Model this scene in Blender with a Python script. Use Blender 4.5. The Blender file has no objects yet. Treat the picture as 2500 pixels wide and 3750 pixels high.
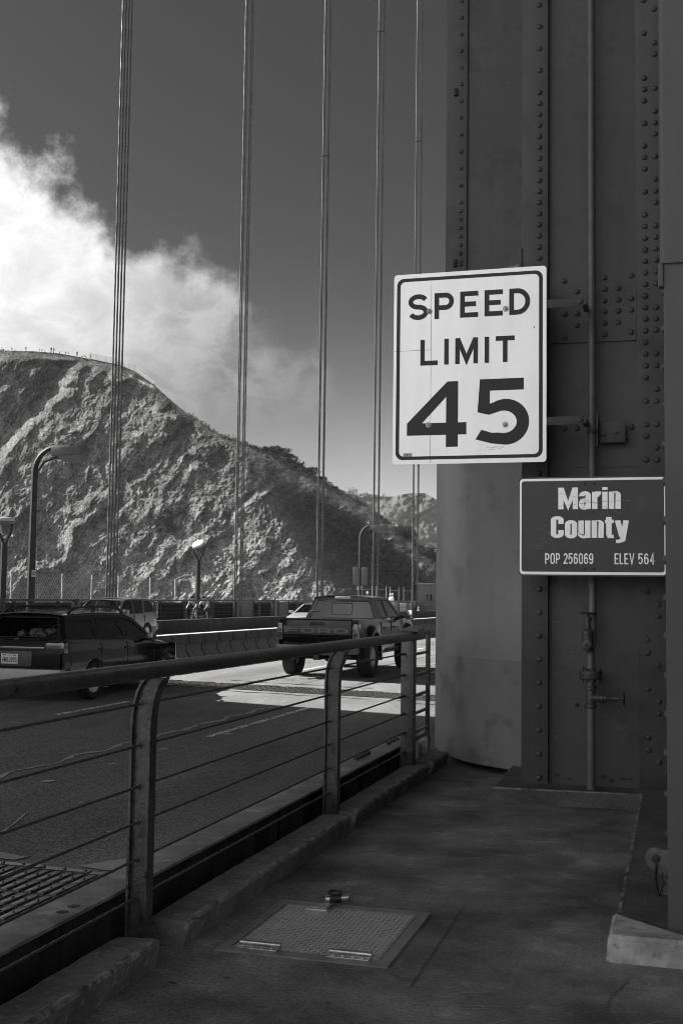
import bpy, bmesh, math, random
import numpy as np
from mathutils import Vector, Matrix
from mathutils.geometry import tessellate_polygon
random.seed(7); rng = np.random.default_rng(7)
R = math.radians
S = bpy.context.scene
COL = S.collection

# ------------------------------------------------------------------ camera
EYE = 1.65
YAW, PITCH, ROLL = R(16.2), R(4.2), R(0.77)
fw = Vector((-math.sin(YAW)*math.cos(PITCH), math.cos(YAW)*math.cos(PITCH), math.sin(PITCH)))
r0 = Vector((math.cos(YAW), math.sin(YAW), 0)); u0 = r0.cross(fw)
rt = math.cos(ROLL)*r0 + math.sin(ROLL)*u0
up = -math.sin(ROLL)*r0 + math.cos(ROLL)*u0
cam = bpy.data.cameras.new('camera'); co = bpy.data.objects.new('camera', cam); COL.objects.link(co)
cam.sensor_fit = 'HORIZONTAL'; cam.sensor_width = 24; cam.lens = 40.87
cam.clip_start = 0.05; cam.clip_end = 20000
co.matrix_world = Matrix(((rt.x, up.x, -fw.x, 0), (rt.y, up.y, -fw.y, 0), (rt.z, up.z, -fw.z, EYE), (0, 0, 0, 1)))
S.camera = co

# ------------------------------------------------------------------ exposure, sun, sky
SUN_AZ, SUN_EL = 85.0, 36.0            # degrees to the left of the bridge axis (+Y), degrees up
SUN_POWER, EXPOSURE = 5.0, 1.50
WORLD_STRENGTH = 0.10
S.view_settings.view_transform = 'Standard'; S.view_settings.look = 'None'
S.view_settings.exposure = EXPOSURE; S.view_settings.gamma = 1.0
S.view_settings.use_curve_mapping = False
S.cycles.pixel_filter_type = 'BLACKMAN_HARRIS'; S.cycles.filter_width = 1.0
sl = bpy.data.lights.new('sun', 'SUN'); sl.energy = SUN_POWER; sl.angle = R(0.53); sl.color = (1, 0.99, 0.97)
so = bpy.data.objects.new('sun', sl); COL.objects.link(so)
sdir = Vector((-math.sin(R(SUN_AZ))*math.cos(R(SUN_EL)), math.cos(R(SUN_AZ))*math.cos(R(SUN_EL)), math.sin(R(SUN_EL))))
so.rotation_euler = sdir.to_track_quat('Z', 'Y').to_euler(); so.location = sdir*60

class NT:
    """small helper for wiring node trees"""
    def __init__(s, nt): s.t = nt; nt.nodes.clear()
    def n(s, typ, **kw):
        x = s.t.nodes.new(typ)
        for k, v in kw.items(): setattr(x, k, v)
        return x
    def put(s, sock, v):
        if v is None: return
        if hasattr(v, 'is_linked') or isinstance(v, bpy.types.NodeSocket): s.t.links.new(v, sock)
        else: sock.default_value = v
    def m(s, op, a, b=None, c=None, clamp=False):
        x = s.n('ShaderNodeMath', operation=op); x.use_clamp = clamp
        s.put(x.inputs[0], a); s.put(x.inputs[1], b); s.put(x.inputs[2], c)
        return x.outputs[0]
    def ss(s, v, a, b, lo=0.0, hi=1.0, mode='SMOOTHSTEP'):
        x = s.n('ShaderNodeMapRange', interpolation_type=mode); x.clamp = True if mode == 'LINEAR' else x.clamp
        s.put(x.inputs['Value'], v); s.put(x.inputs['From Min'], a); s.put(x.inputs['From Max'], b)
        s.put(x.inputs['To Min'], lo); s.put(x.inputs['To Max'], hi)
        return x.outputs['Result']
    def noise(s, vec, scale, detail=4.0, rough=0.55, dist=0.0, lac=2.0):
        x = s.n('ShaderNodeTexNoise'); s.put(x.inputs['Vector'], vec)
        x.inputs['Scale'].default_value = scale; x.inputs['Detail'].default_value = detail
        x.inputs['Roughness'].default_value = rough; x.inputs['Distortion'].default_value = dist
        x.inputs['Lacunarity'].default_value = lac
        return x.outputs['Fac']
    def mix(s, f, a, b):
        return s.m('ADD', s.m('MULTIPLY', a, s.m('SUBTRACT', 1.0, f)), s.m('MULTIPLY', b, f))
    def grey(s, v):
        x = s.n('ShaderNodeCombineColor')
        for i in range(3): s.put(x.inputs[i], v)
        return x.outputs[0]
    def mapping(s, vec, scale=(1, 1, 1), rot=(0, 0, 0)):
        x = s.n('ShaderNodeMapping'); s.put(x.inputs['Vector'], vec)
        x.inputs['Scale'].default_value = scale; x.inputs['Rotation'].default_value = rot
        return x.outputs['Vector']

w = bpy.data.worlds.new('World'); S.world = w; w.use_nodes = True
T = NT(w.node_tree)
sky = T.n('ShaderNodeTexSky', sky_type='NISHITA'); sky.sun_disc = False
sky.sun_elevation = R(SUN_EL); sky.sun_rotation = R(-SUN_AZ); sky.altitude = 60
sep = T.n('ShaderNodeSeparateColor'); T.t.links.new(sky.outputs[0], sep.inputs[0])
tc = T.n('ShaderNodeTexCoord'); vd = tc.outputs['Generated']
sx = T.n('ShaderNodeSeparateXYZ'); T.put(sx.inputs[0], vd)
az = T.m('MULTIPLY', T.m('ARCTAN2', T.m('MULTIPLY', sx.outputs[0], -1.0), sx.outputs[1]), 180/math.pi)
el = T.m('MULTIPLY', T.m('ARCSINE', sx.outputs[2]), 180/math.pi)
# clear sky as a black-and-white film behind a deep red filter sees it
clear = T.m('MULTIPLY', sep.outputs[0], 0.122)
hz = T.m('DIVIDE', T.m('MAXIMUM', el, 0.0), 7.7)
clear = T.m('ADD', clear, T.m('MULTIPLY', T.m('EXPONENT', T.m('MULTIPLY', T.m('MULTIPLY', hz, hz), -1.0)), T.ss(az, -14.0, 6.0, 0.25, 2.0)))   # marine haze low on the horizon
cv = T.n('ShaderNodeCombineXYZ'); T.put(cv.inputs[0], T.m('MULTIPLY', az, 0.1)); T.put(cv.inputs[1], T.m('MULTIPLY', el, 0.1))
n1 = T.noise(cv.outputs[0], 2.0, 12.0, 0.58, 0.0)
n2 = T.noise(T.mapping(cv.outputs[0], (1, 1.3, 1)), 3.4, 7.0, 0.6, 0.4)
daz = T.m('SUBTRACT', az, 18.0)
elb = T.m('MINIMUM', T.m('ADD', 14.0, T.m('MULTIPLY', daz, 0.57)), T.m('ADD', 15.0, T.m('MULTIPLY', daz, 3.0)))
elb = T.m('MINIMUM', elb, 26.0)
dens = T.m('ADD', T.m('DIVIDE', T.m('SUBTRACT', elb, el), 5.0), T.m('MULTIPLY', T.m('SUBTRACT', n1, 0.5), 2.5))
body = T.ss(dens, 0.05, 0.6)
core = T.ss(T.m('ADD', az, T.m('MULTIPLY', el, 0.35)), 21.0, 33.0)
holes = T.m('MULTIPLY', T.ss(n2, 0.36, 0.56, 0.7, 0.0), T.m('SUBTRACT', 1.0, core))
alpha = T.m('MULTIPLY', body, T.m('SUBTRACT', 1.0, holes))
alpha = T.m('MULTIPLY', alpha, T.ss(az, 14.0, 21.0, 0.35, 1.0))
alpha = T.m('MULTIPLY', alpha, T.ss(el, 5.0, 11.0, T.ss(az, 17, 27, 0.3, 0.9), 1.0))
bright = T.m('ADD', T.m('MULTIPLY', T.ss(T.m('ADD', T.m('MULTIPLY', az, 0.8), T.m('MULTIPLY', el, 0.9)), 24.0, 42.0), 2.6), 1.05)
bright = T.m('MULTIPLY', bright, T.ss(n2, 0.3, 0.7, 0.82, 1.12))
# unseen fog bank behind the camera, added to light the shaded sign and walls
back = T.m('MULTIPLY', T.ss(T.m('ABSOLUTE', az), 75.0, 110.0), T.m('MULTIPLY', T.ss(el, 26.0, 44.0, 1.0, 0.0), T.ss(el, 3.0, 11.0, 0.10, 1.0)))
fog_fill = T.m('MULTIPLY', T.ss(T.noise(cv.outputs[0], 0.5, 5.0), 0.3, 0.7, 0.75, 1.2), T.ss(az, -40.0, 40.0, 2.4, 6.6))
v = T.mix(alpha, clear, bright)
v = T.mix(back, v, fog_fill)
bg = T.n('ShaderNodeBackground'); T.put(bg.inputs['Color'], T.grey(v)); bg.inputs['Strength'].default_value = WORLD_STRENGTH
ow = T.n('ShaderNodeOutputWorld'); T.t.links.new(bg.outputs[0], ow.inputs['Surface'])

# ------------------------------------------------------------------ materials
MATS = {}
def mat(name, v, rough=0.6, var=0.0, vscale=2.0, bump=0.0, bscale=60.0, metal=0.0, spec=0.5, streak=0.0,
        spots=0.0, sscale=30.0, coat=0.0, stretch=(1, 1, 1), bdist=0.01, grain=0.0, gscale=45.0):
    if name in MATS: return MATS[name]
    M = bpy.data.materials.new(name); M.use_nodes = True; MATS[name] = M
    t = NT(M.node_tree)
    tc = t.n('ShaderNodeTexCoord').outputs['Object']
    val = v
    if var:
        n = t.noise(t.mapping(tc, stretch), vscale, 6.0, 0.62)
        val = t.m('MULTIPLY', v, t.ss(n, 0.25, 0.75, 1-var, 1+var))
    if streak:
        n = t.noise(t.mapping(tc, (1, 1, 0.06)), 9.0, 4.0, 0.6)
        val = t.m('MULTIPLY', val, t.ss(n, 0.35, 0.75, 1.0+streak*0.4, 1.0-streak))
    if spots:
        n = t.noise(tc, sscale, 3.0, 0.6)
        val = t.m('MULTIPLY', val, t.ss(n, 0.52, 0.68, 1.0, 1.0+spots))
    if grain: val = t.m('MULTIPLY', val, t.ss(t.noise(tc, gscale, 2.0, 0.7), 0.36, 0.64, 1-grain, 1+grain))
    p = t.n('ShaderNodeBsdfPrincipled')
    t.put(p.inputs['Base Color'], t.grey(val) if not isinstance(val, float) else (v, v, v, 1))
    p.inputs['Roughness'].default_value = rough; p.inputs['Metallic'].default_value = metal
    p.inputs['Specular IOR Level'].default_value = spec
    p.inputs['Coat Weight'].default_value = coat; p.inputs['Coat Roughness'].default_value = 0.03
    if bump:
        b = t.n('ShaderNodeBump'); b.inputs['Strength'].default_value = bump; b.inputs['Distance'].default_value = bdist
        t.put(b.inputs['Height'], t.noise(tc, bscale, 5.0, 0.6)); t.t.links.new(b.outputs[0], p.inputs['Normal'])
    o = t.n('ShaderNodeOutputMaterial'); t.t.links.new(p.outputs[0], o.inputs['Surface'])
    return M

def glass(name, tint=0.35, refl=1.0):
    if name in MATS: return MATS[name]
    M = bpy.data.materials.new(name); M.use_nodes = True; MATS[name] = M
    t = NT(M.node_tree)
    tr = t.n('ShaderNodeBsdfTransparent'); tr.inputs[0].default_value = (tint, tint, tint, 1)
    gl = t.n('ShaderNodeBsdfGlossy'); gl.inputs['Color'].default_value = (refl, refl, refl, 1); gl.inputs['Roughness'].default_value = 0.02
    fr = t.n('ShaderNodeFresnel'); fr.inputs['IOR'].default_value = 1.55
    mx = t.n('ShaderNodeMixShader'); t.t.links.new(fr.outputs[0], mx.inputs[0])
    t.t.links.new(tr.outputs[0], mx.inputs[1]); t.t.links.new(gl.outputs[0], mx.inputs[2])
    o = t.n('ShaderNodeOutputMaterial'); t.t.links.new(mx.outputs[0], o.inputs['Surface'])
    return M

# ------------------------------------------------------------------ mesh helpers
class MB:
    """collects shapes, then links them as one mesh object"""
    def __init__(s): s.v = []; s.f = []; s.mi = []
    def add(s, vs, fs, mi=0):
        o = len(s.v); s.v += [tuple(p) for p in vs]
        s.f += [tuple(i+o for i in f) for f in fs]; s.mi += [mi]*len(fs)
        return s
    def box(s, x0, x1, y0, y1, z0, z1, mi=0, c=0.0):
        if c <= 0:
            vs = [(x, y, z) for z in (z0, z1) for y in (y0, y1) for x in (x0, x1)]
            return s.add(vs, [(0, 2, 3, 1), (4, 5, 7, 6), (0, 1, 5, 4), (2, 6, 7, 3), (0, 4, 6, 2), (1, 3, 7, 5)], mi)
        bm = bmesh.new(); bmesh.ops.create_cube(bm, size=1)
        for q in bm.verts:
            q.co = Vector(((x0+x1)/2+q.co.x*(x1-x0), (y0+y1)/2+q.co.y*(y1-y0), (z0+z1)/2+q.co.z*(z1-z0)))
        bmesh.ops.bevel(bm, geom=bm.edges[:], offset=c, segments=2, profile=0.6, affect='EDGES')
        bm.verts.index_update()
        s.add([q.co[:] for q in bm.verts], [[q.index for q in f.verts] for f in bm.faces], mi); bm.free()
        return s
    def tube(s, pts, r, n=10, caps=True, mi=0, close=False):
        P = [Vector(p) for p in pts]; N = len(P)
        rr = r if hasattr(r, '__len__') else [r]*N
        vs = []; prev = None
        for i in range(N):
            a = P[i-1] if (i > 0 or close) else P[i]; b = P[(i+1) % N] if (i < N-1 or close) else P[i]
            d = (b-a).normalized()
            if prev is None:
                ref = Vector((0, 0, 1)) if abs(d.z) < 0.9 else Vector((1, 0, 0))
                x = d.cross(ref).normalized()
            else:
                x = (prev - d*prev.dot(d)).normalized()
            y = d.cross(x); prev = x
            for k in range(n):
                t = 2*math.pi*k/n
                vs.append(P[i] + (x*math.cos(t) + y*math.sin(t))*rr[i])
        fs = []
        for i in range(N if close else N-1):
            j = (i+1) % N
            for k in range(n):
                fs.append((i*n+k, i*n+(k+1) % n, j*n+(k+1) % n, j*n+k))
        if caps and not close:
            fs.append(tuple(range(n-1, -1, -1))); fs.append(tuple((N-1)*n+k for k in range(n)))
        return s.add(vs, fs, mi)
    def lathe(s, prof, n=20, origin=(0, 0, 0), axis='Z', mi=0, closed=False):
        """prof: (radius, height) pairs"""
        o = Vector(origin); vs = []
        ax = {'Z': (Vector((1, 0, 0)), Vector((0, 1, 0)), Vector((0, 0, 1))), 'X': (Vector((0, 1, 0)), Vector((0, 0, 1)), Vector((1, 0, 0))),
              'Y': (Vector((0, 0, 1)), Vector((1, 0, 0)), Vector((0, 1, 0)))}[axis] if isinstance(axis, str) else axis
        for (r, h) in prof:
            for k in range(n):
                t = 2*math.pi*k/n
                vs.append(o + ax[0]*r*math.cos(t) + ax[1]*r*math.sin(t) + ax[2]*h)
        fs = []; m = len(prof)
        for i in range(m if closed else m-1):
            j = (i+1) % m
            for k in range(n): fs.append((i*n+k, i*n+(k+1) % n, j*n+(k+1) % n, j*n+k))
        if not closed:
            if prof[0][0] > 1e-6: fs.append(tuple(range(n-1, -1, -1)))
            if prof[-1][0] > 1e-6: fs.append(tuple((m-1)*n+k for k in range(n)))
        return s.add(vs, fs, mi)
    def prism(s, poly, f0, f1, mi=0):
        """poly: 2D outline; f0/f1 map an outline point to the two end positions"""
        n = len(poly); vs = [f0(*p) for p in poly] + [f1(*p) for p in poly]
        fs = [(i, (i+1) % n, n+(i+1) % n, n+i) for i in range(n)]
        tri = tessellate_polygon([[Vector((p[0], p[1], 0)) for p in poly]])
        fs += [tuple(t) for t in tri] + [tuple(n+i for i in reversed(t)) for t in tri]
        return s.add(vs, fs, mi)
    def panel(s, outer, holes, f0, f1, mi=0):
        """a plate with openings: outlines in 2D, f0/f1 map to its two faces"""
        loops = [outer]+list(holes); flat = [p for l in loops for p in l]; n = len(flat)
        vs = [f0(*p) for p in flat] + [f1(*p) for p in flat]
        tri = tessellate_polygon([[Vector((p[0], p[1], 0)) for p in l] for l in loops])
        fs = [tuple(t) for t in tri] + [tuple(n+i for i in reversed(t)) for t in tri]
        o = 0
        for l in loops:
            m = len(l); fs += [(o+i, o+(i+1) % m, n+o+(i+1) % m, n+o+i) for i in range(m)]; o += m
        return s.add(vs, fs, mi)
    def grid(s, rows, mi=0, close=False):
        """rows: equally long lists of points"""
        n = len(rows[0]); vs = [p for r in rows for p in r]
        fs = [(i*n+k, i*n+k+1, (i+1)*n+k+1, (i+1)*n+k) for i in range(len(rows)-1) for k in range(n-1)]
        return s.add(vs, fs, mi)
    def rivet(s, p, r=0.0245, h=0.018, d='-Y'):
        a = {'-Y': (Vector((1, 0, 0)), Vector((0, 0, 1)), Vector((0, -1, 0))), '-X': (Vector((0, 1, 0)), Vector((0, 0, 1)), Vector((-1, 0, 0))),
             'Z': (Vector((1, 0, 0)), Vector((0, 1, 0)), Vector((0, 0, 1)))}[d]
        r *= random.uniform(0.94, 1.05)
        return s.lathe([(r*1.02, -0.002), (r, h*0.22), (r*0.86, h*0.62), (r*0.55, h*0.92), (0.0001, h)], 12, p, a)
    def build(s, name, m, parent=None, smooth=35.0, fix=True):
        me = bpy.data.meshes.new(name); me.from_pydata(s.v, [], s.f)
        for q in (m if isinstance(m, (list, tuple)) else [m]): me.materials.append(q)
        if len(set(s.mi)) > 1: me.polygons.foreach_set('material_index', s.mi)
        if fix and len(s.f) < 60000:
            bm = bmesh.new(); bm.from_mesh(me); bmesh.ops.recalc_face_normals(bm, faces=bm.faces[:]); bm.to_mesh(me); bm.free()
        if smooth:
            me.shade_smooth(); me.set_sharp_from_angle(angle=R(smooth))
        me.update()
        o = bpy.data.objects.new(name, me); COL.objects.link(o)
        if parent: o.parent = parent
        return o

def tag(o, label=None, cat=None, group=None, kind=None):
    for k, v in (('label', label), ('category', cat), ('group', group), ('kind', kind)):
        if v: o[k] = v
    return o
def thing(name, label, cat, loc=(0, 0, 0), rz=0.0, group=None):
    o = bpy.data.objects.new(name, None); COL.objects.link(o); o.location = loc; o.rotation_euler = (0, 0, rz)
    o.empty_display_size = 0.2
    return tag(o, label, cat, group)
def copy_tree(o, parent=None):
    c = o.copy(); COL.objects.link(c)
    if parent: c.parent = parent
    for ch in list(o.children): copy_tree(ch, c)
    return c

# ------------------------------------------------------------------ lettering drawn as strokes
def arc(cx, cy, rx, ry, a0, a1, n=16):
    return [(cx+rx*math.cos(R(a0+(a1-a0)*i/n)), cy+ry*math.sin(R(a0+(a1-a0)*i/n))) for i in range(n+1)]
def glyph(ch, w, s, xh=0.76, corner=None):
    """stroke centre lines for a letter of cap height 1, width w, stroke s; (points, closed, square-ended)"""
    h = s/2; c = w/2; rx = c-h; a, b, T1 = h, w-h, 1-h
    q = corner if corner else min(rx, (1-s)/2)
    def ring(y0, y1, qq=None):
        k = min(qq or q, rx, (y1-y0)/2); ky = min(k*1.15, (y1-y0)/2)
        return arc(b-k, y1-ky, k, ky, 0, 90, 7)+arc(a+k, y1-ky, k, ky, 90, 180, 7)+arc(a+k, y0+ky, k, ky, 180, 270, 7)+arc(b-k, y0+ky, k, ky, 270, 360, 7)
    if ch == 'I': return [([(c, 0), (c, 1)], 0, 0)]
    if ch == 'L': return [([(a, 1), (a, h), (w, h)], 0, 0)]
    if ch == 'T': return [([(c, 0), (c, 1-s)], 0, 0), ([(0, T1), (w, T1)], 0, 0)]
    if ch == 'E': return [([(w, T1), (a, T1), (a, h), (w, h)], 0, 0), ([(s, .51), (w*.88, .51)], 0, 0)]
    if ch == 'F': return [([(w, T1), (a, T1), (a, 0)], 0, 0), ([(s, .42), (w*.93, .42)], 0, 0)]
    if ch == 'P':
        m = .43; k = min((T1-m)/2, rx)
        return [([(a, 0), (a, T1), (b-k, T1)]+arc(b-k, (T1+m)/2, k, (T1-m)/2, 90, -90, 12)+[(s, m)], 0, 0)]
    if ch == 'R':
        m = .40; k = min((T1-m)/2, rx*.5)
        return [([(a, 0), (a, T1), (b-k, T1)]+arc(b-k, (T1+m)/2, k, (T1-m)/2, 90, -90, 8)+[(s, m)], 0, 0), ([(c*1.1, m-h), (b, h*.9), (b, 0)], 0, 0)]
    if ch == 'D':
        k = min(rx*1.3, .5-h) if not corner else corner
        return [([(a, h), (a, T1), (b-k, T1)]+arc(b-k, T1-k, k, k, 90, 0, 8)+arc(b-k, h+k, k, k, 0, -90, 8), 1, 0)]
    if ch == 'B':
        return [([(a, h), (a, T1), (b-.12, T1)]+arc(b-.14, .75, .12, .25-h, 90, -90, 8)+[(s, .5)], 0, 0), ([(s, .5)]+arc(b-.12, .25, .12, .25-h, 90, -90, 8)+[(a, h)], 0, 0)]
    if ch == 'J': return [([(b, 1), (b, .3)]+arc(c, .3, rx, .3-h, 0, -180, 10), 0, 0)]
    if ch == 'V': return [([(a*.9, 1), (c, 0.02), (w-a*.9, 1)], 0, 0)]
    if ch == 'M': return [([(a, 0), (a, 1)], 0, 0), ([(w-a, 0), (w-a, 1)], 0, 0), ([(a*1.1, 1-s*.1), (c, .16), (w-a*1.1, 1-s*.1)], 0, 0)]
    if ch == 'O' or ch == '0': return [(ring(h, T1, corner or rx), 1, 0)]
    if ch == 'C':
        k = min(q, rx); y0, y1 = h, T1
        return [([(b, .64), (b, y1-k)]+arc(b-k, y1-k, k, k, 0, 90, 7)+arc(a+k, y1-k, k, k, 90, 180, 7)+arc(a+k, y0+k, k, k, 180, 270, 7)+arc(b-k, y0+k, k, k, 270, 360, 7)+[(b, .36)], 0, 0)]
    if ch == 'S':
        ry = (1-s)/4
        return [(arc(c, T1-ry, rx, ry, 22, 270, 18)+arc(c, h+ry, rx, ry, 90, -160, 18)[1:], 0, 0)]
    if ch == '1': return [([(c-.06, .82), (c+.04, 1-h*.6), (c+.04, 0)], 0, 0)]
    if ch == '2': return [(arc(c, .72, rx, .28-h, 165, -25, 12)+[(a, h+.02), (w, h+.02)], 0, 0)]
    if ch == '4': return [([(w*.70, 0), (w*.70, 1-h*.2), (w*.03+h, .24+h), (w, .24+h)], 0, 0)]
    if ch == '5':
        ry = .315-h*.4
        return [([(w*.93, T1), (w*.16, T1), (w*.10, .50)]+arc(c*.96, ry+h, rx, ry, 135, -150, 20), 0, 0)]
    if ch == '6': return [(ring(h, .60), 1, 0), ([(a, .34)]+arc(c, .66, rx, .34-h, 180, 25, 9), 0, 0)]
    if ch == '9': return [(ring(.40, T1), 1, 0), ([(b, .66)]+arc(c, .34, rx, .34-h, 0, -155, 9), 0, 0)]
    if ch == 'a':
        return [([(a, xh-.2)]+arc(c, xh-.16, rx, .16-h*.6, 180, 0, 8)+[(b, 0)], 0, 0), ([(b, .46), (c, .42)]+arc(a+.06, .24, .07, .18, 90, 180, 5)+arc(a+.06, .2, .07, .2-h*.7, 180, 270, 5)+[(c, h*.7), (b, .2)], 0, 0)]
    if ch == 'r': return [([(a, 0), (a, xh)], 0, 0), ([(s*.8, xh-.22), (c+.03, xh-h*.8), (w, xh-h*.8)], 0, 0)]
    if ch == 'i': return [([(c, 0), (c, xh)], 0, 0), ([(c, xh+.08), (c, 1.0)], 0, 0)]
    if ch == 'n': return [([(a, 0), (a, xh)], 0, 0), ([(s*.9, xh-.1)]+arc(c+.01, xh-.16, rx, .16-h*.7, 120, 0, 8)+[(b, 0)], 0, 0)]
    if ch == 'u': return [([(b, xh), (b, 0)], 0, 0), ([(a, xh), (a, .16)]+arc(c-.01, .16, rx, .16-h*.7, 180, 300, 8), 0, 0)]
    if ch == 'o': return [(ring(h*.7, xh-h*.7), 1, 0)]
    if ch == 't': return [([(c*.9, .95), (c*.9, .16), (c*1.1, h*.8), (w, h*.8)], 0, 0), ([(0, xh-h*.6), (w, xh-h*.6)], 0, 0)]
    if ch == 'y': return [([(a*.9, xh), (c, .06)], 0, 0), ([(w-a*.9, xh), (c+.02, -.1), (c-.08, -.2+h*.5), (a*.3, -.2+h*.5)], 0, 0)]
    return []
OUTLINE = {'4': ([(.66, 0), (.86, 0), (.86, .185), (1, .185), (1, .37), (.86, .37), (.86, 1), (.68, 1), (0, .372), (0, .185), (.66, .185)], [[(.66, .37), (.66, .765), (.255, .37)]]),
    '5': ([(.08, 1), (.90, 1), (.90, .823), (.27, .823), (.265, .625)]+arc(.56, .345, .44, .345, 122, -90, 26)+[(.30, .025), (0, .09), (.11, .235), (.30, .185)]+arc(.52, .345, .25, .17, -110, 100, 18)+[(.25, .457), (.035, .50)], [])}
def letters(mb, text, org, rv, uv, nv, height, widths, s, gap, k=1.0, xh=0.76, corner=None):
    """adds flat letters to mb; org is the lower left corner; k stretches the letters sideways; returns the width"""
    org, rv, uv, nv = Vector(org), Vector(rv), Vector(uv), Vector(nv)
    x = 0.0; layer = 0
    for ch in text:
        wd = widths.get(ch, widths.get('*', .6)) if isinstance(widths, dict) else widths
        if ch == ' ': x += wd*.62; continue
        if ch in OUTLINE and s > .15:
            o_, hs_ = OUTLINE[ch]; f = lambda a, b: org + rv*((x+a*wd)*k*height) + uv*(b*height)
            mb.panel(o_, hs_, f, lambda a, b: f(a, b)-nv*.0008); x += wd + gap; continue
        for pts, closed, _ in glyph(ch, wd, s, xh, corner):
            P = [Vector((p[0], p[1])) for p in pts]; Q = [P[0]]
            for p in P[1:]:
                if (p-Q[-1]).length > 1e-4: Q.append(p)
            if closed and (Q[0]-Q[-1]).length < 1e-4: Q.pop()
            n = len(Q); L = []; Rr = []
            for i in range(n):
                d1 = (Q[i]-Q[i-1]).normalized() if (i > 0 or closed) else None
                d2 = (Q[(i+1) % n]-Q[i]).normalized() if (i < n-1 or closed) else None
                d1 = d1 or d2; d2 = d2 or d1
                n1 = Vector((-d1.y, d1.x)); n2 = Vector((-d2.y, d2.x)); m = (n1+n2)
                m = m.normalized() if m.length > 1e-6 else n1
                ml = min(s/2/max(m.dot(n1), 0.35), s*1.6)
                L.append(Q[i]+m*ml); Rr.append(Q[i]-m*ml)
            layer += 1; off = nv*(0.00025*(layer % 5))
            f = lambda p: org + rv*((x+p.x)*k*height) + uv*(p.y*height) + off
            vs = [f(p) for p in L]+[f(p) for p in Rr]
            fs = [(i, (i+1) % n, n+(i+1) % n, n+i) for i in range(n if closed else n-1)]
            mb.add(vs, fs)
        x += wd + gap
    return (x-gap)*k*height
# ------------------------------------------------------------------ shared paints
mat('worn_edge', 0.19, 0.9, 0.75, 9.0, 0.8, 60.0, spots=-.5, sscale=14.0, spec=.2)
mat('asphalt', 0.140, 0.92, 0.34, 0.8, 0.9, 70.0, spots=0.8, sscale=60.0, stretch=(1, .25, 1), spec=.25, grain=.38, gscale=38.0)
mat('deck_concrete', 0.150, 0.95, 0.6, 1.2, 0.5, 60.0, spots=0.35, sscale=4.0, spec=.2, grain=.20, gscale=55.0)
mat('plinth_paint', 0.085, 0.85, 0.35, 3.0, 0.7, 60.0, spec=.25, grain=.2, gscale=60.0)
mat('kerb_concrete', 0.13, 0.9, 0.35, 4.0, 0.6, 55.0, spots=0.5, sscale=26.0, spec=.25)
mat('chock_concrete', 0.33, 0.9, 0.4, 7.0, 0.6, 70.0, spots=-0.4, sscale=18.0, spec=.25)
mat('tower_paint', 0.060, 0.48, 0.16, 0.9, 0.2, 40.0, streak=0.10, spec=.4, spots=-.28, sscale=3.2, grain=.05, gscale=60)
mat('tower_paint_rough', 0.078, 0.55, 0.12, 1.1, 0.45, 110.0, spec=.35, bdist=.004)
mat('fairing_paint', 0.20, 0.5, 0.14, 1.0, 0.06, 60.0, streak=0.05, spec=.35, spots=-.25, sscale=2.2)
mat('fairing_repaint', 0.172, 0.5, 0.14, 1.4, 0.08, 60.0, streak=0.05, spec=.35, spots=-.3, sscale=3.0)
mat('rail_paint', 0.044, 0.30, 0.25, 3.0, 0.25, 45.0, spots=-0.8, sscale=16.0, spec=.55, grain=.25, gscale=24.0)
mat('girder_paint', 0.17, 0.6, 0.4, 3.0, 0.3, 60.0, spots=0.5, sscale=7.0, spec=.35)
mat('dark_paint', 0.03, 0.6, 0.3, 3.0, 0.2, 50.0, spec=.3)
mat('wire_rope', 0.06, 0.5, 0.3, 20.0, 0.0, spec=.4)
mat('suspender_paint', 0.10, 0.5, 0.2, 2.0, spec=.4)
mat('line_paint', 0.75, 0.8, 0.35, 14.0, 0.4, 80.0, spots=-0.5, sscale=25.0)
mat('sealant', 0.26, 0.55, 0.3, 5.0, 0.3, 60.0)
mat('tar', 0.03, 0.5, 0.3, 5.0)
mat('sign_white', 0.93, 0.5, 0.04, 3.0, metal=.62, streak=0.04)
mat('sign_black', 0.012, 0.45, 0.1, 9.0, spec=.4)
mat('sign_grey', 0.06, 0.45, 0.15, 4.0, spec=.4)
mat('galvanised', 0.30, 0.45, 0.3, 9.0, metal=0.6)
mat('steel_bright', 0.42, 0.33, 0.3, 30.0, metal=0.9)
mat('tread_plate', 0.36, 0.36, 0.3, 9.0, metal=0.55, spots=-.4, sscale=20)
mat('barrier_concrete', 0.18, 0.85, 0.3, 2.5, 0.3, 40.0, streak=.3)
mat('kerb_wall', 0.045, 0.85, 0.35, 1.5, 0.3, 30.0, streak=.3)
mat('pole_paint', 0.03, 0.4, 0.1, 3.0, spec=.4)
mat('white_lamp', 0.5, 0.35, 0.05, 4.0)
mat('panel_pale', 0.20, 0.6, 0.15, 1.5, streak=.2)

def zr(X): return -.19-.02*(X+7.6) if X > -11 else -.122
def structure(o): o['kind'] = 'structure'; return o

# ------------------------------------------------------------------ road deck and its markings
mb = MB(); xs = [-22.0, -19, -15, -11]+[-11+.5*i for i in range(1, 17)]+[-2.62]
ys = list(np.linspace(-30, 300, 34))
mb.grid([[(x, y, zr(x)) for x in xs] for y in ys])
structure(mb.build('road', MATS['asphalt']))
mb = MB(); mb.box(-24.9, -22.0, -30, 300, -.5, 0.0); structure(mb.build('far_sidewalk', MATS['deck_concrete']))
mb = MB(); mb.box(-24.8, -.1, -30, 300, -3.2, -.6); mb.box(-2.7, -2.3, 24.5, 300, -.599, 1.25); structure(mb.build('bridge_deck', MATS['dark_paint']))  # second box: unseen parapet added beyond the tower to darken the cars' reflections
mb = MB(); mb.box(-2.36, 9.0, -8, 24, -.35, 0.0); structure(mb.build('sidewalk', MATS['deck_concrete']))

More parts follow.
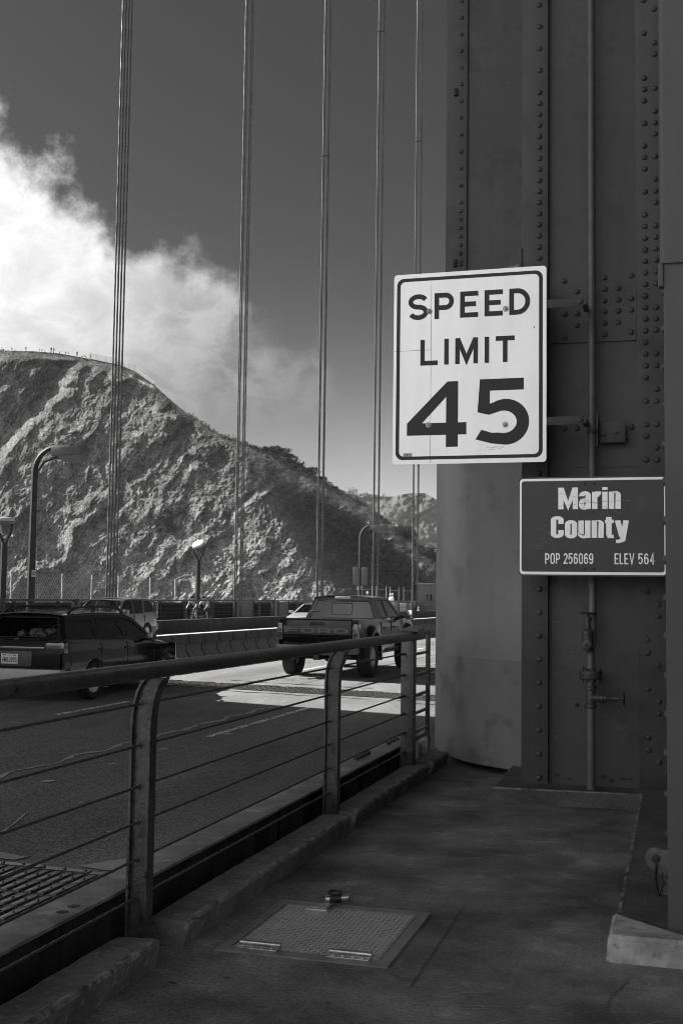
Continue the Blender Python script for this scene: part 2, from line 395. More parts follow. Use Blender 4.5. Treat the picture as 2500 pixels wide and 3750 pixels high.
def worn_strip(mb, x, y0, y1, w, keep=.75, step=.035, z=.004):
    ny = int((y1-y0)/step); nx = 4
    bias = rng.random(ny//7+2)
    for i in range(ny):
        for j in range(nx):
            if rng.random() < keep+.55*(bias[i//7]-.5) - (.18 if j in (0, nx-1) else 0):
                a = y0+i*step; xx = x+(j/nx-.5)*w; jx = rng.uniform(-.008, .008)
                q = [(xx+jx, a), (xx+w/nx+jx, a), (xx+w/nx+jx, a+step*.99), (xx+jx, a+step*.99)]
                mb.add([(p[0], p[1], zr(p[0])+z) for p in q], [(0, 1, 2, 3)])
mb = MB()
for (x, ya, yb) in ((-6.02, 14.5, 18.9), (-6.0, 29.0, 32.5), (-6.0, 41, 44.5), (-8.97, 15.7, 18.15), (-8.97, 27, 30.5), (-8.97, 39, 42)):
    worn_strip(mb, x, ya, yb, .105, .66 if ya < 15 else .85)
structure(mb.build('lane_markings', MATS['line_paint'], smooth=0, fix=False))
# construction seam, crack filler and patches
def ribbon(mb, pts, wd, z=.006, jit=.5):
    rows = []
    for i, (x, y) in enumerate(pts):
        a = pts[max(i-1, 0)]; b = pts[min(i+1, len(pts)-1)]; d = Vector((b[0]-a[0], b[1]-a[1])).normalized()
        k = wd*(1+random.uniform(-jit, jit)); e = k*random.uniform(.35, .65)
        rows.append([(x-d.y*e, y+d.x*e, zr(x)+z), (x+d.y*(k-e), y-d.x*(k-e), zr(x)+z)])
    mb.grid(rows)
mb = MB()
ribbon(mb, [(-6.62+.05*math.sin(i*.9)+random.uniform(-.03, .03), 6.5+i*.17) for i in range(72)], .075, jit=.7)
ribbon(mb, [(-5.05, 8.0), (-5.15, 8.25), (-5.22, 8.5), (-5.3, 8.75), (-5.38, 8.95), (-5.36, 9.1)], .016)
ribbon(mb, [(-4.3+random.uniform(-.02, .02), 8.3+.06*i) for i in range(6)], .01)
for (x, y, a, b) in ((-6.05, 10.48, .07, .1), (-6.02, 11.78, .06, .05), (-6.02, 13.12, .06, .1), (-5.89, 14.9, .07, .12), (-8.92, 14.52, .1, .05), (-5.2, 9.6, .03, .05), (-4.4, 8.6, .025, .03)):
    mb.add([(x+a*math.cos(t)*random.uniform(.7, 1.1), y+b*math.sin(t)*random.uniform(.7, 1.1), zr(x)+.006) for t in np.linspace(0, 2*math.pi, 13)[:-1]], [tuple(range(12))])
mb.add([(x, y, zr(x)+.008) for (x, y) in ((-5.1, 7.62), (-4.75, 7.62), (-4.52, 7.56), (-4.55, 7.45), (-5.1, 7.47))], [(0, 1, 2, 3, 4)])
mb.add([(x, y, zr(x)+.008) for (x, y) in ((-4.06, 7.47), (-4.0, 7.58), (-3.92, 7.72), (-3.84, 7.86), (-3.66, 7.9), (-3.62, 7.75), (-3.72, 7.66), (-3.66, 7.5), (-3.84, 7.44))], [tuple(range(9))])
structure(mb.build('road_seams', MATS['sealant'], smooth=0, fix=False))
mb = MB()
for k in range(13):
    x, y = random.uniform(-9.3, -4.5), random.uniform(19.6, 34)
    pts = []
    for i in range(random.randint(8, 18)):
        pts.append((x, y)); x += random.uniform(-.02, .16); y += random.uniform(-.10, .12)
    ribbon(mb, pts, random.uniform(.02, .05), jit=.8)
for (x, y) in ((-8.6, 21.0), (-5.2, 20.7), (-9.2, 23.4)):
    ribbon(mb, [(x+.35*i+random.uniform(-.05, .05), y+random.uniform(-.08, .08)) for i in range(10)], .05, jit=.9)
for X_ in (-7.7, -6.62, -4.2):
    ribbon(mb, [(X_+random.uniform(-.03, .03), 23.2+i*.5) for i in range(40)], .03, jit=.8)
structure(mb.build('road_cracks', MATS['tar'], smooth=0, fix=False))

# ------------------------------------------------------------------ expansion joints: steel finger plates across the lanes
def finger_joint(name, x0, x1, y0, y1, label, pitch=.105, studs=True):
    mb = MB()
    zc = lambda x: zr(x)+.012
    mb.add([(x0, y0, zc(x0)-.09), (x1, y0, zc(x1)-.09), (x1, y1, zc(x1)-.09), (x0, y1, zc(x0)-.09)], [(0, 1, 2, 3)], 1)
    n = int((x1-x0)/pitch)
    for i in range(n):
        x = x0+i*pitch; z = zc(x)
        seg = 7; L = (y1-y0-.12)/seg
        for k in range(seg):
            sh = pitch*.10*(k % 2); a = y0+.05+k*L
            mb.box(x+sh, x+sh+pitch*.55, a+.01, a+L*.93, z-.09, z+(.004 if k % 2 else 0), 0, .004 if studs else 0)
            if studs: mb.rivet((x+sh+pitch*.27, a+L*.5, z+.001), .011, .009, 'Z')
    for (a, b) in ((y1-.07, y1), (y0-.02, y0+.05)):
        m2 = 12
        for q in range(m2):
            xa, xb = x0+(x1-x0)*q/m2, x0+(x1-x0)*(q+1)/m2
            mb.box(xa, xb-.002, a, b, zc(xa)-.09, zc((xa+xb)/2)+.004)
    if studs:
        for i in range(int((x1-x0)/.16)): mb.rivet((x0+.08+i*.16, y1-.035, zc(x0+i*.16)+.003), .014, .012, 'Z')
    o = mb.build(name, [mat('joint_steel', .08, .3, .3, 8.0, metal=.35), MATS['dark_paint']])
    tag(o, label, 'expansion joint'); return o
finger_joint('expansion_joint', -7.2, -2.78, 5.2, 7.36, 'slotted steel expansion joint in the shaded road below the near railing', .088)
finger_joint('expansion_joint', -11.4, -2.78, 21.45, 22.6, 'dark studded expansion joint crossing the sunlit lanes by the pickup', .10)

# ------------------------------------------------------------------ kerb blocks and the road edge girder
def kerb(y0, y1, label):
    mb = MB(); n = max(int((y1-y0)/.09), 3); rows = []
    prof = [(-2.435, .0), (-2.43, .122), (-2.42, .135), (-2.245, .139), (-2.228, .134), (-2.222, .118), (-2.247, .0)]
    for i in range(n+1):
        y = y0+(y1-y0)*i/n
        rows.append([(x+random.uniform(-.0022, .0022), y+random.uniform(-.004, .004)*(3 if i in (0, n) else 1), z-.01+random.uniform(-.0015, .0015)*(z > 0)-(.006 if i in (0, n) and z > .05 else 0)) for (x, z) in prof])
    mb.grid([r[:4] for r in rows]); mb.grid([r[3:6] for r in rows], 1); mb.grid([r[5:] for r in rows]); m = len(prof)
    mb.add(rows[0], [tuple(range(m))]); mb.add(rows[-1], [tuple(range(m-1, -1, -1))])
    o = mb.build('kerb_block', [MATS['kerb_concrete'], MATS['worn_edge']], smooth=25); tag(o, label, 'kerb', 'concrete kerb blocks under the railing')
    return o
kerb(0.6, 4.86, 'concrete kerb block nearest the viewer, running out at the lower left corner')
kerb(5.17, 8.0, 'long concrete kerb block beside the steel hatch')
kerb(8.14, 10.66, 'concrete kerb block between the middle post and the gabled end post')
kerb(10.86, 11.6, 'short dark kerb block at the foot of the curved fairing')
g = thing('road_edge_girder', 'grey steel girder with a flat top flange along the road edge behind the kerb', 'girder', (0, 0, 0))
mb = MB(); mb.box(-2.74, -2.53, -4, 11.55, .243, .26, 0, .004); mb.build('top_flange', MATS['girder_paint'], g)
mb = MB(); mb.box(-2.64, -2.625, -4, 11.55, -.7, .2428)
for i in range(24): mb.box(-2.6248, -2.545, .2+i*.48, .22+i*.48, -.7, .2425)
for y in (4.56, 7.4, 9.9): mb.box(-2.56, -2.535, y, y+.09, -.7, .2425)
mb.build('web', MATS['dark_paint'], g)
for y in (9.737, 9.843, 9.938, 10.042, 10.135, 10.88, 11.06, 11.22): mb = MB(); mb.lathe([(.026, 0), (.026, .022), (.021, .026), (.0001, .026)], 6, (-2.668, y, .26)); mb.build('bolt', MATS['dark_paint'], g)
for y in (4.66, 4.76): mb = MB(); mb.lathe([(.03, 0), (.024, .002), (.0001, .0021)], 12, (-2.60, y, .26)); mb.build('bolt_hole', MATS['dark_paint'], g)

# ------------------------------------------------------------------ railings
def twisted(mb, p0, p1, r, step, n=9, pitch=.11, lobes=3):
    p0, p1 = Vector(p0), Vector(p1); d = (p1-p0); L = d.length; d.normalize()
    x = d.cross(Vector((0, 0, 1))).normalized(); y = d.cross(x); N = max(int(L/step), 2); vs = []
    for i in range(N+1):
        q = L*i/N
        for k in range(n):
            t = 2*math.pi*k/n; rr = r*(1+.12*math.cos(lobes*(t-q*2*math.pi/pitch/lobes)))
            vs.append(p0+d*q+(x*math.cos(t)+y*math.sin(t))*rr)
    mb.add(vs, [(i*n+k, i*n+(k+1) % n, (i+1)*n+(k+1) % n, (i+1)*n+k) for i in range(N) for k in range(n)])
CZ = [.246, .42, .59, .755, .945, 1.138]
def post_mesh(mir=1, zb=.03):
    """an I-shaped post whose head curves over to carry the rail"""
    A = [(-.03, zb), (-.03, 1.03)]+[(-.03+.085*(1-math.cos(R(t))), 1.03+.235*math.sin(R(t))) for t in (15, 30, 45, 60, 75, 90)]
    B = [(.064, zb), (.064, 1.0)]+[(.064+.07*(1-math.cos(R(t))), 1.0+.262*math.sin(R(t))) for t in (15, 30, 45, 60, 75, 90)]
    mb = MB(); poly = A+B[::-1]
    mb.prism([(mir*a, z) for a, z in poly], lambda a, z: (a, -.007, z), lambda a, z: (a, .007, z))
    for E, wd in ((A, .032), (B, .036)):
        rows = [[(mir*(a-.006), -wd, z), (mir*(a+.006), -wd, z), (mir*(a+.006), wd, z), (mir*(a-.006), wd, z), (mir*(a-.006), -wd, z)] for a, z in E]
        mb.grid(rows); mb.add(rows[0][:4], [(0, 1, 2, 3)])
    for z in CZ: mb.lathe([(.016, -.012), (.016, .012)], 10, (0, 0, z), 'Y')
    return mb
def near_railing():
    g = thing('pedestrian_railing', 'dark painted cable railing with a round top rail and curved posts beside the near sidewalk', 'railing', (-2.43, 0, 0))
    mb = MB(); pts = [(.075, -3+.5*i, 1.30) for i in range(28)]+[(.075, 10.90, 1.30)]
    mb.tube(pts+[(.075, 10.935, 1.30), (.075, 10.955, 1.30)], [.0395]*29+[.033, .018], 20)
    mb.build('top_rail', MATS['rail_paint'], g)
    src = None
    for y in (-1.2, 1.92, 5.03, 8.14):
        if src is None: src = post_mesh().build('post', MATS['rail_paint'], g); o = src
        else: o = src.copy(); COL.objects.link(o); o.parent = g
        o.location = (0, y, 0)
    for z in CZ:
        mb = MB(); twisted(mb, (0, 1.0, z), (0, 10.5, z), .0064, .012, 9, .075)
        mb.tube([(0, 10.36, z), (0, 10.5, z)], .011, 8)
        mb.build('cable', MATS['wire_rope'], g, smooth=60)
    e = MB(); e.box(-.032, .088, 10.5, 10.62, .02, 1.345, 0, .006)
    for z in CZ: e.lathe([(.014, -.02), (.014, .004)], 8, (0.0, 10.5, z), 'Y')
    e = e.build('end_post', MATS['rail_paint'], g)
    mb = MB(); mb.prism([(-.042, 1.346), (.14, 1.346), (.14, 1.362), (.07, 1.40), (-.042, 1.362)], lambda a, z: (a, 10.46, z), lambda a, z: (a, 10.72, z))
    mb.build('post_cap', MATS['rail_paint'], e)
    mb = MB(); mb.box(.045, .085, 11.22, 11.27, .33, 1.34, 0, .008); mb.box(.045, .085, 10.74, 11.22, 1.30, 1.345, 0, .008); mb.box(.045, .085, 10.63, 11.22, .33, .37, 0, .008)
    for z in CZ[1:]: mb.box(.052, .078, 10.63, 11.22, z-.02, z+.004, 0, .004)
    mb.box(-.06, -.02, 11.05, 11.10, .1, 1.3, 0, .006)
    mb.build('end_panel', MATS['rail_paint'], g)
near_railing()
# plastic-wrapped stub beside the end post
mb = MB(); prof = [(.03, .02), (.05, .06), (.058, .14), (.05, .2), (.06, .26), (.052, .31), (.02, .335), (.0001, .34)]
mb.lathe(prof, 14, (-2.43, 11.42, 0.0)); mb.v = [(x+random.uniform(-.008, .008), y+random.uniform(-.008, .008), z) for x, y, z in mb.v]
tag(mb.build('wrapped_stub', mat('plastic_wrap', .2, .3, .5, 40.0, .8, 60.0)), 'crumpled pale plastic wrapping around a stub pipe behind the end post', 'wrapped pipe')

def far_railing():
    g = thing('pedestrian_railing', 'long cable railing with curved posts along the far sidewalk behind the oncoming lanes', 'railing', (-22.3, 0, .06))
    mb = MB(); mb.tube([(-.075, 26, 1.335), (-.075, 130, 1.335)], .042, 12); mb.build('top_rail', MATS['rail_paint'], g)
    src = None
    for i in range(31):
        y = 27.2+3.35*i
        if src is None: src = o = post_mesh(-1).build('post', MATS['rail_paint'], g)
        else: o = src.copy(); COL.objects.link(o); o.parent = g
        o.location = (0, y, .04)
    for z in CZ:
        mb = MB(); mb.tube([(0, 26, z+.04), (0, 130, z+.04)], .008, 5); mb.build('cable', MATS['wire_rope'], g)
    for y in (40.2, 41.9, 63.0):
        mb = MB(); mb.box(-.13, .10, y, y+.25, 0, 1.4, 0, .02); mb.build('end_post', MATS['rail_paint'], g)
far_railing()
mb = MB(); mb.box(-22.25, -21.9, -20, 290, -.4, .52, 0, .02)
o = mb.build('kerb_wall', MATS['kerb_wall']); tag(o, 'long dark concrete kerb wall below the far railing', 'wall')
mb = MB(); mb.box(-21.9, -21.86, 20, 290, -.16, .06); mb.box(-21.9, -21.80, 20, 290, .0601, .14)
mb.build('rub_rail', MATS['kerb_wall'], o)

# outer railing: picket panels and pale wind screens in turn
def outer_railing():
    g = thing('outer_railing', 'tall outer railing of dark pickets and pale solid wind screens on the bridge edge', 'railing', (-24.75, 0, 0))
    pm = MB(); W = 3.3
    for i in range(17): pm.box(-.02, .02, .1+i*.19, .15+i*.19, .06, 1.2)
    pm.box(-.035, .035, 0, W, 1.2, 1.28); pm.box(-.03, .03, 0, W, .02, .059); pm.box(-.05, .05, -.06, .06, 0, 1.33)
    pm.box(-.09, -.07, 0, W, .02, 1.19)
    sm = MB(); sm.box(-.02, .02, .06, W-.06, .03, 1.3, 0, .01); sm.box(-.05, .05, -.06, .06, 0, 1.33)
    p0 = s0 = None
    for i in range(34):
        y = 30+W*i; solid = y > 57 and (i % 2 == 0) or y > 74 and i % 3 == 0
        if solid:
            if s0 is None: s0 = o = sm.build('wind_screen', MATS['panel_pale'], g)
            else: o = s0.copy(); COL.objects.link(o); o.parent = g
        else:
            if p0 is None: p0 = o = pm.build('picket_panel', MATS['dark_paint'], g)
            else: o = p0.copy(); COL.objects.link(o); o.parent = g
        o.location = (0, y, 0)
outer_railing()

# chain-link fence behind it
def chain_fence():
    g = thing('chain_link_fence', 'tall chain link fence with pale posts on the far bridge edge below the hill', 'fence', (-25.3, 0, 0))
    ya, yb, zt = 30.0, 53.0, 2.45
    mb = MB(); s = .14; H = zt+.2; hw = .0065
    for sg in (1, -1):
        y = ya-H*1.2
        while y < yb+H*1.2:
            a, b = (y, -.2), (y+sg*H*.62, zt)
            t0, t1 = 0.0, 1.0
            for lim, low in ((ya, True), (yb, False)):
                d = b[0]-a[0]; q = (lim-a[0])/d
                if (d > 0) == low: t0 = max(t0, q)
                else: t1 = min(t1, q)
            if t1 > t0:
                p = [a[0]+(b[0]-a[0])*t0, a[1]+(b[1]-a[1])*t0]; q = [a[0]+(b[0]-a[0])*t1, a[1]+(b[1]-a[1])*t1]
                mb.add([(sg*.004-hw, p[0]-hw, p[1]), (sg*.004-hw, p[0]+hw, p[1]), (sg*.004-hw, q[0]+hw, q[1]), (sg*.004-hw, q[0]-hw, q[1]),
                        (sg*.004+hw, p[0], p[1]), (sg*.004+hw, q[0], q[1])], [(0, 1, 2, 3), (0, 4, 5, 3), (1, 4, 5, 2)])
            y += s
    mb.build('mesh', mat('fence_wire', .34, .5, metal=.3), g, smooth=0, fix=False)
    for i, y in enumerate((40.45, 44.4, 47.0, 49.6, 53.0, 56.0)):
        mb = MB(); mb.tube([(0.05, y, -.5), (0.05, y, 2.5)], .035, 8)
        if i == 5: mb.tube([(0.05, y, 2.46), (.05, y+1.4, 2.75)], .035, 8)
        mb.build('post', mat('fence_post', .55, .5), g)
chain_fence()

# movable median barrier: one-metre concrete pieces
def barrier():
    pr = [(-.25, 0), (.25, 0), (.25, .10), (.20, .26), (.11, .40), (.11, .56), (-.11, .56), (-.11, .40), (-.20, .26), (-.25, .10)]
    mb = MB(); mb.prism(pr, lambda a, z: (a, .05, z), lambda a, z: (a, .95, z)); mb.box(-.19, .19, .05, .95, .5601, .80, 3, .01); mb.box(-.06, .06, -.049, .0499, .1, .7, 2)
    mb.box(-.15, .15, .06, .94, .8003, .803, 1)
    return mb.build('barrier_segment', [MATS['barrier_concrete'], mat('barrier_top', .55, .6, .2, 6.0), MATS['dark_paint'], mat('barrier_lip', .09, .85, .3, 3.0)])
b0 = barrier()
for i in range(96):
    o = b0 if i == 0 else b0.copy()
    if i: COL.objects.link(o)
    o.location = (-11.95, 20.0+i, zr(-11.95)); o.rotation_euler.z = random.uniform(-.006, .006)
    tag(o, 'one-metre waisted concrete piece of the median barrier line', 'barrier', 'median barrier segments')
# ------------------------------------------------------------------ the bridge tower
TW = thing('bridge_tower', 'massive riveted steel bridge tower with stepped plates and a curved fairing', 'bridge tower')
def domes(mb, x, zs, y=9.95, jit=.002, **k):
    for z in zs: mb.rivet((x+random.uniform(-jit, jit), y, z), **k)
def frange(a, b, d):
    r = []
    while a < b: r.append(a); a += d
    return r
TOP = 40
# recessed web plate and the two cover strips of the south face
def splat(mb, f, cx, cz, rx, rz, n=16, mi=1):
    mb.add([f(cx+rx*math.cos(t)*random.uniform(.55, 1.15), cz+rz*math.sin(t)*random.uniform(.55, 1.15)) for t in np.linspace(0, 2*math.pi, n+1)[:-1]], [tuple(range(n))], mi)
mb = MB(); mb.box(-1.2, .02, 10.02, 10.2, .02, TOP)
for k in range(6):       # peeled paint along the foot of the wall
    splat(mb, lambda a, z: (a, 10.0186-.0002*k, z), (-.99, -.9, -.62, -.55, -.46, -.40)[k], random.uniform(.15, .2), random.uniform(.015, .045), random.uniform(.008, .02))
for k in range(9): splat(mb, lambda a, z: (a, 10.0187, z), random.uniform(-1.04, -.36), random.uniform(.4, 1.7), random.uniform(.003, .008), random.uniform(.004, .014), 8)
for k in range(14): splat(mb, lambda a, z: (a, 10.0183, z), random.uniform(-1.04, -.36), random.uniform(.15, 2.0), random.uniform(.002, .005), random.uniform(.004, .016), 7, 2)
mb.build('web_plate', [MATS['tower_paint'], mat('grime', .03, .9, .4, 30.0), mat('chip_grey', .2, .7)], TW)
mb = MB(); mb.box(-1.287, -1.064, 9.95, 10.019, .03, TOP, 0, .003); mb.box(-1.287, -1.2, 10.019, 13.3, .03, TOP)
domes(mb, -1.14, [.164, .363, .56, .757, .954, 1.15, 1.349, 1.545, 1.741, 1.94, 2.14, 2.34, 2.54, 2.731, 2.93, 3.13, 3.33, 3.53, 3.73, 3.93, 4.13, 4.33]+[4.603, 4.70]+frange(4.80, 6.06, .0985)+frange(6.083, 9, .198))
mb.build('cover_strip', MATS['tower_paint'], TW)
mb = MB(); mb.box(-.328, .02, 9.95, 10.019, .03, TOP, 0, .003)
domes(mb, -.254, [.439, .538, .934, 1.228, 1.333, 1.728, 1.93, 2.23, 2.43, 2.53]+[2.828, 3.024, 3.122, 3.323]+frange(3.522, 4.8, .0992)+[4.815, 4.915, 5.114, 5.314, 5.414, 5.514, 5.712, 5.91, 6.011, 6.109, 6.505, 6.8])
domes(mb, -.168, [.34, .734, .833, 1.132, 1.529, 1.625, 2.0, 2.1, 2.4, 2.6]+[2.825, 2.927, 3.123, 3.321, 3.421, 3.62, 3.721, 3.921, 4.018, 4.116, 4.317, 4.418, 4.519, 4.617, 4.718, 4.817, 5.016, 5.114, 5.218, 5.414, 5.611, 5.711, 5.81, 6.01, 6.31, 6.41, 6.71])
mb.lathe([(.035, 0), (.035, .02), (.018, .02), (.018, 0)], 16, (-.095, 9.95, .24), (Vector((1, 0, 0)), Vector((0, 0, 1)), Vector((0, -1, 0))), closed=True)
mb.build('cover_strip', MATS['tower_paint'], TW)
mb = MB()
mb.panel([(-1.06, 3.86), (-.332, 3.855), (-.332, 4.46), (-.58, 4.462), (-.7, 4.45), (-.9, 4.47), (-1.06, 4.49)], [], lambda a, z: (a, 10.001, z), lambda a, z: (a, 10.0198, z))
SPL = [(-.93, 4.402), (-.822, 4.302), (-.927, 4.111), (-.823, 4.108), (-.824, 4.008), (-.93, 3.911), (-.592, 4.408), (-.59, 4.309), (-.594, 4.206), (-.591, 4.113), (-.592, 4.014), (-.593, 3.915), (-.477, 4.309), (-.478, 4.21), (-.479, 4.114), (-.48, 4.014), (-.369, 4.412), (-.371, 4.215), (-.371, 4.116), (-.373, 3.925)]
for x, z in SPL: mb.rivet((x, 10.001, z))
mb.build('splice_plate', MATS['tower_paint'], TW)
mb = MB()
for x, z in ((-.373, 3.118), (-.937, 3.12), (-.825, 3.117)): mb.rivet((x, 10.02, z))
mb.box(-1.06, -.332, 10.011, 10.0198, 2.78, 2.80); mb.box(-.76, -.75, 10.007, 10.0198, .752, .77)
mb.box(-.45, -.405, 9.96, 10.0198, 3.02, 3.035); mb.build('rivet_row', MATS['tower_paint'], TW)
# set-back west bay
mb = MB(); mb.box(-2.60, -1.21, 13.33, 13.6, .0, TOP); mb.build('web_plate', MATS['tower_paint'], TW)
mb = MB(); mb.box(-2.625, -2.372, 13.295, 13.3295, .03, TOP, 0, .003); mb.box(-2.625, -2.6, 13.33, 21, .03, TOP)
domes(mb, -2.446, frange(.3, 5.62, .1015)+frange(5.614, 6.4, .1023)+frange(6.539, 11, .2059), 13.295, r=.024)
mb.build('cover_strip', MATS['tower_paint'], TW)
for z in (7.68, 5.6):
    mb = MB(); mb.box(-2.53, -2.49, 13.26, 13.2948, z-.045, z+.045, 0, .006); mb.lathe([(.008, -.004), (.008, 0)], 8, (-2.51, 13.258, z), 'Y', 0)
    mb.build('clip', MATS['dark_paint'], TW)
mb = MB(); mb.box(-1.32, -1.28, 12.9, 13.2, 4.0, 5.9); domes(mb, -1.5, [5.55, 5.35], 13.33); mb.build('gusset_plate', MATS['tower_paint'], TW)
mb = MB()
domes(mb, -1.319, [4.42, 4.52, 4.62], 10.0, d='-X', r=.026); mb.box(-1.318, -1.288, 9.94, 12.8, 4.2, 4.70, 0, .004)
mb.build('corner_plate', MATS['tower_paint'], TW)
# near east wall: rough-painted front plate, its upper cover plate and the riveted side
mb = MB(); mb.box(-.062, 9.5, 5.85, 6.05, .03, TOP, 0, .008); mb.build('front_plate', MATS['tower_paint_rough'], TW)
mb = MB()
pts = [(-.078+.022*(1-math.cos(R(t))), 5.842-.022*math.sin(R(t))+.014) for t in (0, 15, 30, 45, 60, 75, 90)]
poly = [(-.078, 5.90)]+pts+[(9.5, 5.834), (9.5, 5.8495), (-.0625, 5.8495), (-.0625, 5.90)]
mb.prism(poly, lambda a, y: (a, y, 3.314), lambda a, y: (a, y, TOP)); mb.box(-.088, -.063, 5.838, 5.90, 3.20, 3.3135, 0, .005)
mb.build('upper_cover_plate', mat('tower_paint_smooth', .078, .5, .08, 1.0, .08, 60, spec=.35, streak=.08), TW)
mb = MB(); mb.box(-.055, .0, 6.051, 9.984, .03, TOP)
domes(mb, -.056, [.30, .49, .69, .889, 1.084, 1.277, 1.474, 1.665, 1.86, 2.06, 2.26, 2.45, 2.65, 2.85, 3.05]+frange(3.241, 7, .0977), 6.11, d='-X', r=.026, h=.022)
domes(mb, -.056, frange(.2, 7.5, .197), 6.9, d='-X'); domes(mb, -.056, frange(.27, 7.5, .135), 8.1, d='-X'); domes(mb, -.056, frange(.2, 7.5, .1), 9.3, d='-X')
mb.build('side_plate', MATS['tower_paint'], TW)
# shafts behind the plates, and the west leg of the same tower across the road
mb = MB(); mb.box(.03, 9.4, 6.06, 23, .03, 95); mb.box(-1.19, .02, 10.21, 23, .03, 95); mb.box(-2.59, -1.2, 13.61, 21, .03, 95)
mb.build('tower_shaft', MATS['tower_paint'], TW)
mb = MB(); mb.box(-32, -21.5, 5.2, 20.3, -8, 95); mb.build('west_shaft', MATS['tower_paint'], TW)
# curved fairing at the tower's corner
ctrl = [(-2.60, 13.6), (-2.602, 13.1), (-2.545, 12.49), (-2.346, 11.888), (-2.048, 11.39), (-1.797, 11.134), (-1.412, 10.869), (-1.27, 10.80)]
def spline(c, n=8):
    out = []
    for i in range(len(c)-1):
        p = [Vector(c[max(i-1, 0)]), Vector(c[i]), Vector(c[i+1]), Vector(c[min(i+2, len(c)-1)])]
        for k in range(n):
            t = k/n
            out.append(.5*((2*p[1])+(-p[0]+p[2])*t+(2*p[0]-5*p[1]+4*p[2]-p[3])*t*t+(-p[0]+3*p[1]-3*p[2]+p[3])*t**3))
    return out+[Vector(c[-1])]
fc = spline(ctrl)
mb = MB()
zs = [.075, 1.08, 3.2, 4.84]
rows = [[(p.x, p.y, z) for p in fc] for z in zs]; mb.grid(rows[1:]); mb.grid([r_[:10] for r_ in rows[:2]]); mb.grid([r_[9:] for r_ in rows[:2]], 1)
inn = [(p+Vector((.03, .03))) for p in fc]
mb.grid([[(p.x, p.y, z) for p in inn] for z in zs]); mb.grid([[(p.x, p.y, .075) for p in fc], [(p.x, p.y, .075) for p in inn]])
mb.grid([[(p.x, p.y, 4.84) for p in fc], [(p.x+1.5*(p.x < -9), p.y, 4.84) for p in inn]])
mb.add([(p.x, p.y, 4.841) for p in fc]+[(-1.27, 13.4, 4.841)], [tuple(range(len(fc)+1))])
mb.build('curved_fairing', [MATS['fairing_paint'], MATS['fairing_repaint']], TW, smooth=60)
mb = MB(); mb.lathe([(.03, 0), (.03, .015), (.015, .015), (.015, 0)], 14, (-1.34, 10.83, .27), (Vector((1, 0, 0)), Vector((0, 0, 1)), Vector((0, -1, 0))), closed=True)
mb.build('eyelet', MATS['dark_paint'], TW)

# concrete plinth round the tower foot
mb = MB()
def frustum(mb, bot, top, z0, z1, mi=0):
    n = len(bot)
    mb.add([(x, y, z0) for x, y in bot]+[(x, y, z1) for x, y in top], [(i, (i+1) % n, n+(i+1) % n, n+i) for i in range(n)], mi)
    tri = tessellate_polygon([[Vector((p[0], p[1], 0)) for p in top]]); mb.add([(x, y, z1) for x, y in top], [tuple(t) for t in tri], mi)
frustum(mb, [(-1.52, 9.56), (-.325, 9.63), (-.325, 6.02), (.0, 5.93), (.0, 9.98), (-1.28, 9.98), (-1.28, 11.2), (-1.52, 10.9)],
        [(-1.485, 9.63), (-.30, 9.70), (-.30, 6.0), (.0, 5.86), (.0, 9.98), (-1.28, 9.98), (-1.28, 11.2), (-1.485, 10.9)], -.01, .115)
pl = mb.build('tower_plinth', MATS['plinth_paint'], smooth=20)
mb = MB()
for a, b in (((-1.485, 9.63), (-.30, 9.70)), ((-.30, 9.70), (-.30, 6.02)), ((-1.485, 10.9), (-1.485, 9.63))):
    n = 60; inw = Vector((0, 1)) if abs(b[0]-a[0]) > .5 else Vector((1, 0)); pr = []
    for i in range(n+1):
        p = Vector(a).lerp(Vector(b), i/n); k = random.uniform(.010, .017); q0, q2 = p+inw*k, p-inw*k*.42
        pr.append([(q0.x, q0.y, .1165), (p.x-inw.x*.002, p.y-inw.y*.002, .1165), (q2.x, q2.y, .1155-k*.9)])
    mb.grid(pr)
mb.build('worn_edge', MATS['worn_edge'], pl, smooth=60)
tag(pl, 'low dark concrete plinth at the foot of the riveted tower wall', 'plinth')
bm = bmesh.new()
P0 = [(-.335, 6.05), (-.335, 5.585), (.6, 5.585), (.6, 5.72), (.0, 5.73), (-.29, 5.98)]
vb = [bm.verts.new((x, y, -.01)) for x, y in P0]; vt = [bm.verts.new((x*.985-.0+.004, y+.012*(y < 5.6), .118)) for x, y in P0]
for i in range(6): bm.faces.new((vb[i], vb[(i+1) % 6], vt[(i+1) % 6], vt[i]))
bm.faces.new(vt); bm.faces.new(vb[::-1]); bmesh.ops.recalc_face_normals(bm, faces=bm.faces[:])
bmesh.ops.bevel(bm, geom=[e for e in bm.edges if max(v.co.z for v in e.verts) > .05], offset=.018, segments=3, affect='EDGES')
bm.verts.index_update(); mb = MB().add([v.co[:] for v in bm.verts], [[v.index for v in f.verts] for f in bm.faces]); bm.free()
mb.build('bare_end', MATS['chock_concrete'], pl, smooth=50)

